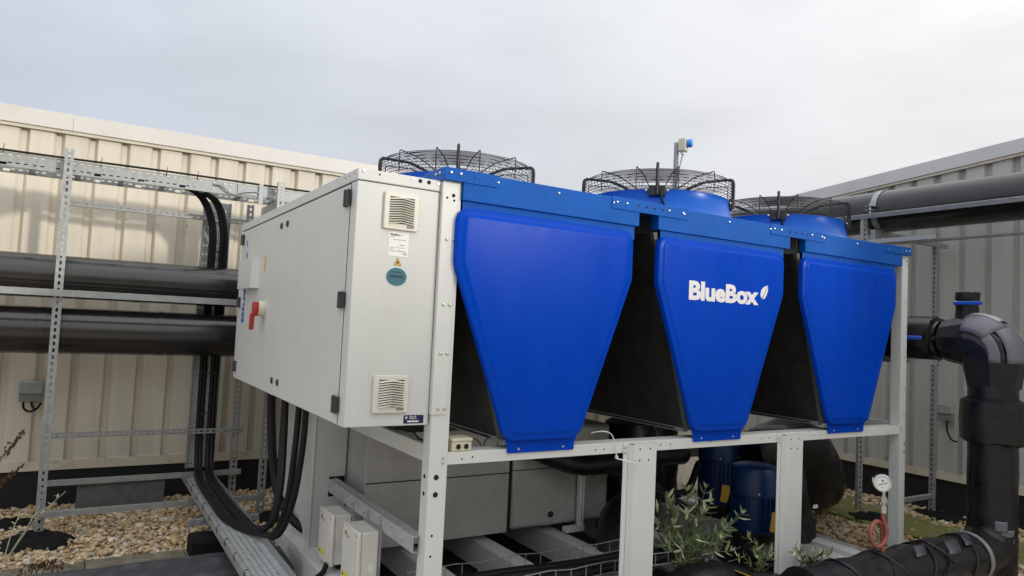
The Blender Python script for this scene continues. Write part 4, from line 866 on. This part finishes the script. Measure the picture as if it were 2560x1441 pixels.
def patch(a0, a1, t0, t1, material, rr=.218):
    """tape patch lying on the elbow: a round the pipe, t along its centre line"""
    m = MB(); vs = []; fs = []; na, nt_ = 5, 6
    for i in range(nt_+1):
        t_ = t0+(t1-t0)*i/nt_; th = t_*math.pi/2
        if t_ < 0: c_ = Vector((XR, YR, 1.71-BR+t_*.3)); rad = Vector((0, -1, 0))
        elif t_ > 1: c_ = Vector((XR, YR+BR+(t_-1)*.3, 1.71)); rad = Vector((0, 0, 1))
        else: c_ = Vector((XR, YR+BR-BR*math.cos(th), 1.71-BR+BR*math.sin(th))); rad = Vector((0, -math.cos(th), math.sin(th)))
        for j in range(na+1):
            a = a0+(a1-a0)*j/na; vs.append(c_ + (rad*math.cos(a) + Vector((-1, 0, 0))*math.sin(a))*rr)
    for i in range(nt_):
        for j in range(na): k = i*(na+1)+j; fs.append((k, k+1, k+na+2, k+na+1))
    ob = m.add(vs, fs).build('tape_patch', material, rs, smooth=50); sd = ob.modifiers.new('s', 'SOLIDIFY'); sd.thickness = .002; sd.offset = 1
patch(-.15, .75, -.1, .55, 'tape_light'); patch(.95, 1.3, -.1, .5, 'tape_light', .2185); patch(.2, 1.25, .5, 1.05, 'tape_light', .219); patch(-.5, .3, .62, 1.1, 'tape_white', .220); patch(-.75, -.2, .25, .6, 'tape_white', .2185)
patch(.2, .8, -4.5, -4.15, 'tape_light', .171); patch(.55, 1.05, -4.2, -3.95, 'tape_light', .172)
yp = thing('insulated_pipe', 'black insulated pipe with blue handled valves beside the chiller right end', 'pipe', (XR, .4, 1.71))
o_ = MB().tube([(XR, YR+.37+.1*i, 1.71) for i in range(20)], .158, 24).build('jacket', 'black_pipe', yp, smooth=50)
for a, b in ((-.13, .13), (.14, .5)):
    o_ = MB().tube([(XR, a, 1.71), (XR, a+.02, 1.71), (XR, b-.02, 1.71), (XR, b, 1.71)], [.155, .185, .185, .155], 22).build('valve_jacket', 'black_wrap', yp, smooth=50); lumpy(o_.data, .004, 7)
MB().obox((XR-.205, .02, 1.715), ((0,1,0), (1,0,0), (0,0,1)), (.11, .008, .016)).build('valve_handle', 'handle_blue', yp, bevel=.008)
o_ = MB().tube([(XR, -.33, 1.80), (XR, -.33, 1.90), (XR, -.33, 2.005), (XR+.002, -.33, 2.015), (XR, -.33, 2.09)], [.085, .085, .08, .088, .082], 18).build('branch', 'black_wrap', yp, smooth=50); lumpy(o_.data, .003, 9)
MB().lathe([(.018, 0), (.018, .02), (.01, .03)], (XR-.08, -.29, 2.0), (-1,0,0), 12).build('valve_spindle', 'steel', yp)
MB().obox((XR-.105, -.385, 2.0), ((0,1,0), (1,0,0), (0,0,1)), (.105, .006, .014)).build('valve_handle', 'handle_blue', yp, bevel=.006)
MB().lathe([(.012, 0), (.012, .02), (.006, .02)], (XR-.165, -.16, 1.715), (-1,0,0), 10).build('drain_cock', 'steel', yp)
rail((XR-.16, -.20, 1.525), (XR-.16, 2.2, 1.525), (-1,0,0), 'steel rail under the black pipe beside the chiller right end', False, group=GRL, m='galv_dull')
rail((XR-.18, 1.07, 1.48), (5.25, 1.07, 1.48), (0,-1,0), 'cross rail tying the valve pipe rail to the right rack post', False, group=GRL, m='galv_dull')
# bottom pipe
bp = thing('insulated_pipe', 'thick creased black pipe along the ground in the bottom right corner', 'pipe', (3.5, YR, GZ))
pts = [(XR, YR, .34)] + [(XR-.20+.20*math.cos(a), YR, .34-.20*math.sin(a)) for a in np.linspace(.2, math.pi/2, 7)] + [(XR-.2-.12*i, YR, .14) for i in range(1, 18)]
o_ = MB().tube(pts, [.165]*8 + [.165+.008*math.sin(i*2.1)+.006*math.sin(i*3.7) for i in range(17)], 26).build('jacket', 'black_wrap', bp, smooth=50); lumpy(o_.data, .0035, 11)
for x, t_ in ((3.3, .5), (3.08, -.6), (2.85, .4), (3.62, -.5), (3.45, .7), (3.85, .3), (2.62, -.4)):
    m = MB(); m.tube([(x+t_*.25*math.sin(a), YR-.172*math.cos(a), .14+.172*math.sin(a)) for a in np.linspace(-.3, 2.6, 16)], .008, 6).build('wrap_fold', 'black_wrap', bp, smooth=60)
for x, a0, a1, wd in ((3.55, .7, 1.3, .16), (3.82, .9, 1.5, .10), (3.2, .9, 1.4, .12)):
    vs = []; fs = []
    for i in range(7):
        a = a0+(a1-a0)*i/6
        for q in (0, 1): vs.append((x+.10*i/6+q*wd, YR-.176*math.cos(a), .14+.176*math.sin(a)))
    for i in range(6): fs.append((2*i, 2*i+1, 2*i+3, 2*i+2))
    ob = MB().add(vs, fs).build('tape_patch', 'tape_dark', bp, smooth=60); sd = ob.modifiers.new('s', 'SOLIDIFY'); sd.thickness = .002; sd.offset = 0
m = MB(); vs = []; fs = []
for i in range(21):
    a = -.5+3.9*i/20
    for rr, xx in ((.172, -.02), (.179, -.02), (.179, .02), (.172, .02)): vs.append((4.06+xx, YR-rr*math.cos(a), .14+rr*math.sin(a)))
for i in range(20):
    for j in range(4): fs.append((i*4+j, i*4+(j+1) % 4, (i+1)*4+(j+1) % 4, (i+1)*4+j))
cl2 = tag(m.add(vs, fs).build('pipe_clamp', 'galv', smooth=40), 'pale steel band clamp around the bottom right pipe', 'pipe clamp')
MB().box(4.035, 4.085, YR-.24, YR-.165, .045, .056).build('clamp_ear', 'galv', cl2, bevel=.002)
# pressure gauge on a coiled red pigtail
gx, gy = 3.0, YR
pg = thing('pressure_gauge', 'round white pressure gauge on a coiled red pipe', 'pressure gauge', (gx, gy, .30))
gn = Vector((CAM.x-gx+.9, CAM.y-gy, .05)).normalized(); gc = Vector((gx, gy+.01, .745))
gu = Vector((0,0,1)).cross(gn).normalized(); gv = gn.cross(gu)
MB().lathe([(.052, -.035), (.056, -.03), (.056, .012), (.050, .014), (.049, .008)], gc, gn, 36).build('case', 'steel', pg, smooth=40)
MB().lathe([(.0485, .0), (.0485, .0085)], gc, gn, 36).build('dial', 'dial', pg)
MB().obox(gc + gn*.0092 + gu*.002 - gv*.004, ((gu*math.cos(.35)+gv*math.sin(.35)), (gv*math.cos(.35)-gu*math.sin(.35)), gn), (.03, .0018, .0006)).build('needle', 'ink', pg)
for k in range(25):
    a = -.8+k*(math.pi+1.6)/24; q = gu*math.cos(a)+gv*math.sin(a); MB().obox(gc + gn*.0089 + q*.041, (q, gn.cross(q), gn), (.004, .0007, .0004)).build('scale_mark', 'ink_grey', pg)
MB().obox(gc + gn*.0089 + gv*.016, (gu, gv, gn), (.007, .006, .0004)).build('emblem', 'ink_grey', pg); text('bar', 'lettering', 'ink_grey', pg, gc + gn*.0088 - gv*.030 - gu*.008, gu, gv, .016, .007)
MB().obox(gc - gn*.012 + gu*-.057 + gv*.012, (gu, gv, gn), (.0018, .016, .012)).build('side_label', 'label_white', pg)
MB().cyl((gx, gy, .69), (gx, gy, .60), .012, n=10).cyl((gx, gy, .66), (gx, gy, .625), .019, n=6).cyl((gx-.05, gy, .615), (gx, gy, .615), .009, n=8).cyl((gx, gy, .60), (gx, gy, .555), .02, n=8).build('gauge_cock', 'steel', pg, smooth=40)
cpts = [(gx-.004, gy, .56), (gx-.002, gy, .52), (gx+.012, gy-.004, .48)]
for k in range(15):
    a = .35-k*(2*math.pi+.3)/14; cpts.append((gx-.055+.078*math.cos(a), gy-.012+.032*k/14, .425+.078*math.sin(a)))
cpts += [(gx+.02, gy+.018, .37), (gx+.003, gy+.006, .33), (gx, gy, .29)]
MB().tube(spline(cpts, 4), .013, 10).build('pigtail', 'copper_red', pg, smooth=60)
# beacon on a pole
bx_, by_ = 4.23, 2.75
tag(strut((bx_, by_, GZ), (bx_, by_, 3.87), (.3,-1,0), w=.045, slot=(.027, .015)).build('slotted_post', 'galv'), 'slotted steel pole carrying the blue beacon above the middle fan', 'strut post')
be = thing('beacon', 'cream alarm beacon with blue lens at the top of the thin pole', 'beacon', (bx_, by_-.06, 3.76))
bn = Vector((.55, -1, 0)).normalized(); bs = Vector((0,0,1)).cross(bn); bc = Vector((bx_+.03, by_-.075, 3.83))
MB().obox(bc, (bs, (0,0,1), bn), (.055, .075, .045)).build('housing', 'cream_plastic', be, bevel=.01)
MB().lathe([(.05, 0), (.05, .04), (.042, .055), (.0, .06)], bc + bn*.045 + Vector((.012, 0, .022)), bn, 20).build('lens', 'lens_blue', be, smooth=40)
MB().cyl(bc - Vector((0, 0, .075)), bc - Vector((0, 0, .105)), .022, n=12).build('cable_gland', 'label_white', be)
MB().tube(spline([bc - Vector((0, 0, .1)), bc - Vector((.0, -.03, .2)), Vector((bx_, by_-.03, 3.4)), Vector((bx_, by_-.03, 2.9))], 5), .008, 7).build('lead', 'galv_dull', be, smooth=60)

# ------------------------------------------------------------------ plants
def leafmesh(nm, ma, L=1., wd=.26, curl=.25):
    m = MB(); vs = []; fs = []; n = 6
    for i in range(n+1):
        t_ = i/n; w_ = wd*math.sin(math.pi*min(1, t_*.93+.04))**.8*(1-.25*t_); z = -curl*t_*t_
        vs += [(t_*L, -w_/2, z+.06*w_), (t_*L, 0, z-.02), (t_*L, w_/2, z+.06*w_)]
    for i in range(n):
        for j in range(2): k = i*3+j; fs.append((k, k+3, k+4, k+1))
    return m.add(vs, fs).mesh(nm, ma, 80)
LM = [leafmesh('leaf', 'leaf', curl=.35), leafmesh('leaf', 'leaf_pale', curl=.15), leafmesh('leaf', 'leaf_dark', curl=.5), leafmesh('leaf', 'leaf', wd=.30, curl=.6)]
def put_leaf(parent, p, d, size, k):
    d = Vector(d).normalized(); s_ = d.cross(Vector((0,0,1)));
    if s_.length < .1: s_ = Vector((1,0,0))
    s_.normalize(); roll = random.uniform(-.8, .8); u_ = s_.cross(d); s2 = s_*math.cos(roll)+u_*math.sin(roll); z = d.cross(s2)
    link('leaf', LM[k], parent, mx=Matrix.Translation(p) @ Matrix((d, s2, z)).transposed().to_4x4() @ Matrix.Scale(size, 4))
def shrub(base, tips, label, seed, size=.085, every=.04):
    random.seed(seed); b = Vector(base); t_ = thing('wild_shrub', label, 'plant', base, 'self sown shrubs under the chiller')
    for tip in tips:
        tip = Vector(tip); mid = b.lerp(tip, .5) + Vector((random.uniform(-.05, .05), random.uniform(-.05, .05), random.uniform(.02, .08)))
        pts = spline([b, mid, tip], 12); MB().tube(pts, [.006-.004*i/len(pts) for i in range(len(pts))], 6).build('stem', 'twig', t_, smooth=60)
        L = 0
        for i in range(5, len(pts)):
            L += (pts[i]-pts[i-1]).length
            if L > every or i == len(pts)-1:
                L = 0; ax = (pts[i]-pts[i-1]).normalized(); ph = random.uniform(0, 6.28); f_ = i/len(pts)
                q = ax.orthogonal().normalized(); q2 = ax.cross(q)
                for k in range(2):
                    a = ph+k*math.pi; side = q*math.cos(a)+q2*math.sin(a)
                    put_leaf(t_, pts[i], side + ax*.7 + Vector((0,0,-.15)), size*random.uniform(.6, 1.15), random.choice([0, 0, 3, 2] if f_ < .7 else [0, 1, 1, 0]))
        for k in range(6):
            a = k*1.05+random.random(); put_leaf(t_, tip, ((tip-b).normalized()*.9 + Vector((math.cos(a), math.sin(a), .5))*.8), size*random.uniform(.3, .55), 1)
    return t_
shrub((1.96, .26, .06), [(1.72, .22, .50), (1.80, .15, .44), (1.88, .30, .56), (2.05, .20, .40), (2.10, .34, .58), (2.22, .28, .60), (2.30, .18, .34), (2.42, .22, .36), (2.50, .20, .42), (1.70, .10, .33), (1.85, .12, .28), (2.12, .10, .24), (2.32, .33, .48), (2.02, .08, .18), (1.76, .25, .40), (1.94, .18, .48), (1.98, .36, .50), (2.16, .22, .46), (1.90, .05, .36), (2.20, .12, .30), (1.78, .08, .22), (2.28, .10, .22)], 'leafy grey green shrub growing up between the two white legs', 3)
shrub((2.45, .02, .0), [(2.22, -.02, .22), (2.34, -.06, .26), (2.50, -.05, .23), (2.40, .05, .30), (2.58, .02, .16)], 'small pale leaved shoot low in front of the shrub, left of the second leg', 5, .075)
shrub((2.85, -.12, -.02), [(2.66, -.12, .24), (2.82, -.14, .20), (2.98, -.14, .17), (3.06, -.10, .16), (2.72, -.15, .12)], 'pale leaved shoot in front of the foot of the second white leg', 6, .075)
def dryweed(base, tips, label, seed, dark=True):
    random.seed(seed); b = Vector(base); t_ = thing('dry_weed', label, 'plant', base, 'dead weeds on the left gravel')
    for tip in tips:
        tip = Vector(tip); pts = spline([b, b.lerp(tip, .5) + Vector((random.uniform(-.03, .03), 0, .05)), tip], 10)
        MB().tube(pts, [.004-.002*i/len(pts) for i in range(len(pts))], 5).build('stem', 'dry' if dark else 'dry_pale', t_, smooth=60)
        m = MB(); d = (tip-pts[-6]).normalized() if len(pts) > 6 else Vector((0,0,1))
        if dark:
            for k in range(70):
                f_ = random.random(); p_ = tip - d*.20*f_ + Vector((random.gauss(0, .011), random.gauss(0, .011), random.gauss(0, .011)))*(.4+f_)
                s_ = random.uniform(.004, .010); m.obox(p_, (Vector((random.random()+.1, random.random(), random.random())).normalized(), (0,1,0), (0,0,1)), (s_, s_*.6, s_*.8))
            m.build('seed_head', 'dry', t_)
        else:
            for k in range(9):
                p_ = pts[random.randrange(8, len(pts))]; put = link('leaf', LM[1], t_, mx=Matrix.Translation(p_) @ Matrix.Rotation(random.uniform(0, 6.28), 4, 'Z') @ Matrix.Rotation(random.uniform(-.9, .5), 4, 'Y') @ Matrix.Scale(random.uniform(.03, .055), 4)); 
    return t_
dryweed((-2.25, 2.6, GZ), [(-1.81, 2.6, .79), (-1.79, 2.6, .57), (-2.0, 2.6, .66)], 'dead brown weed with seed spikes leaning in at the left edge', 11)
dryweed((-1.86, 2.45, GZ), [(-1.54, 2.6, .37), (-1.68, 2.55, .30), (-1.80, 2.6, .22)], 'pale dried weed stalk in front of the far left slotted post', 12, False)
dryweed((-1.64, 1.93, GZ), [(-1.56, 1.96, .10), (-1.70, 1.98, .07)], 'rusty brown dead weed tuft between gravel and black sleeper', 13)

tag(MB().obox((2.26, -.10, .115), (Vector((.9, 0, -.35)).normalized(), (0, 1, 0), Vector((.35, 0, .9)).normalized()), (.12, .05, .002)).build('yellow_band', 'yellow'), 'yellow label strip on the low black pipe below the shrub', 'label')

blob('dark_filler', 'dark rounded shape added to blacken the space behind the shrub', 'filler', [(2.45, 1.35, -.04), (2.45, 1.35, .3), (2.45, 1.35, .7), (2.45, 1.35, .90)], [.27, .28, .28, .2], seed=15)  # added dark shape standing in for deep shade behind the shrub
blob('dark_filler', 'dark rounded shape added behind the two pump motors to hide the brighter background', 'filler', [(3.05, 1.75, -.04), (3.05, 1.75, .4), (3.05, 1.75, .92)], [.26, .27, .24], seed=16)  # added dark shape, blocks the view to gravel and wall behind the pumps
for i, (x, y, z) in enumerate(((2.02, .85, .62), (2.3, .75, .5), (2.6, .62, .35))):
    cable('thick_cable', ['upper', 'middle', 'lower'][i] + ' of three slack black hoses crossing the dark space behind the shrub', [(x-.35, y+.2, z+.15), (x-.1, y+.05, z-.02), (x+.2, y, z-.05), (x+.5, y+.15, z+.12)], .028, 'slack hoses under the chiller', 10)
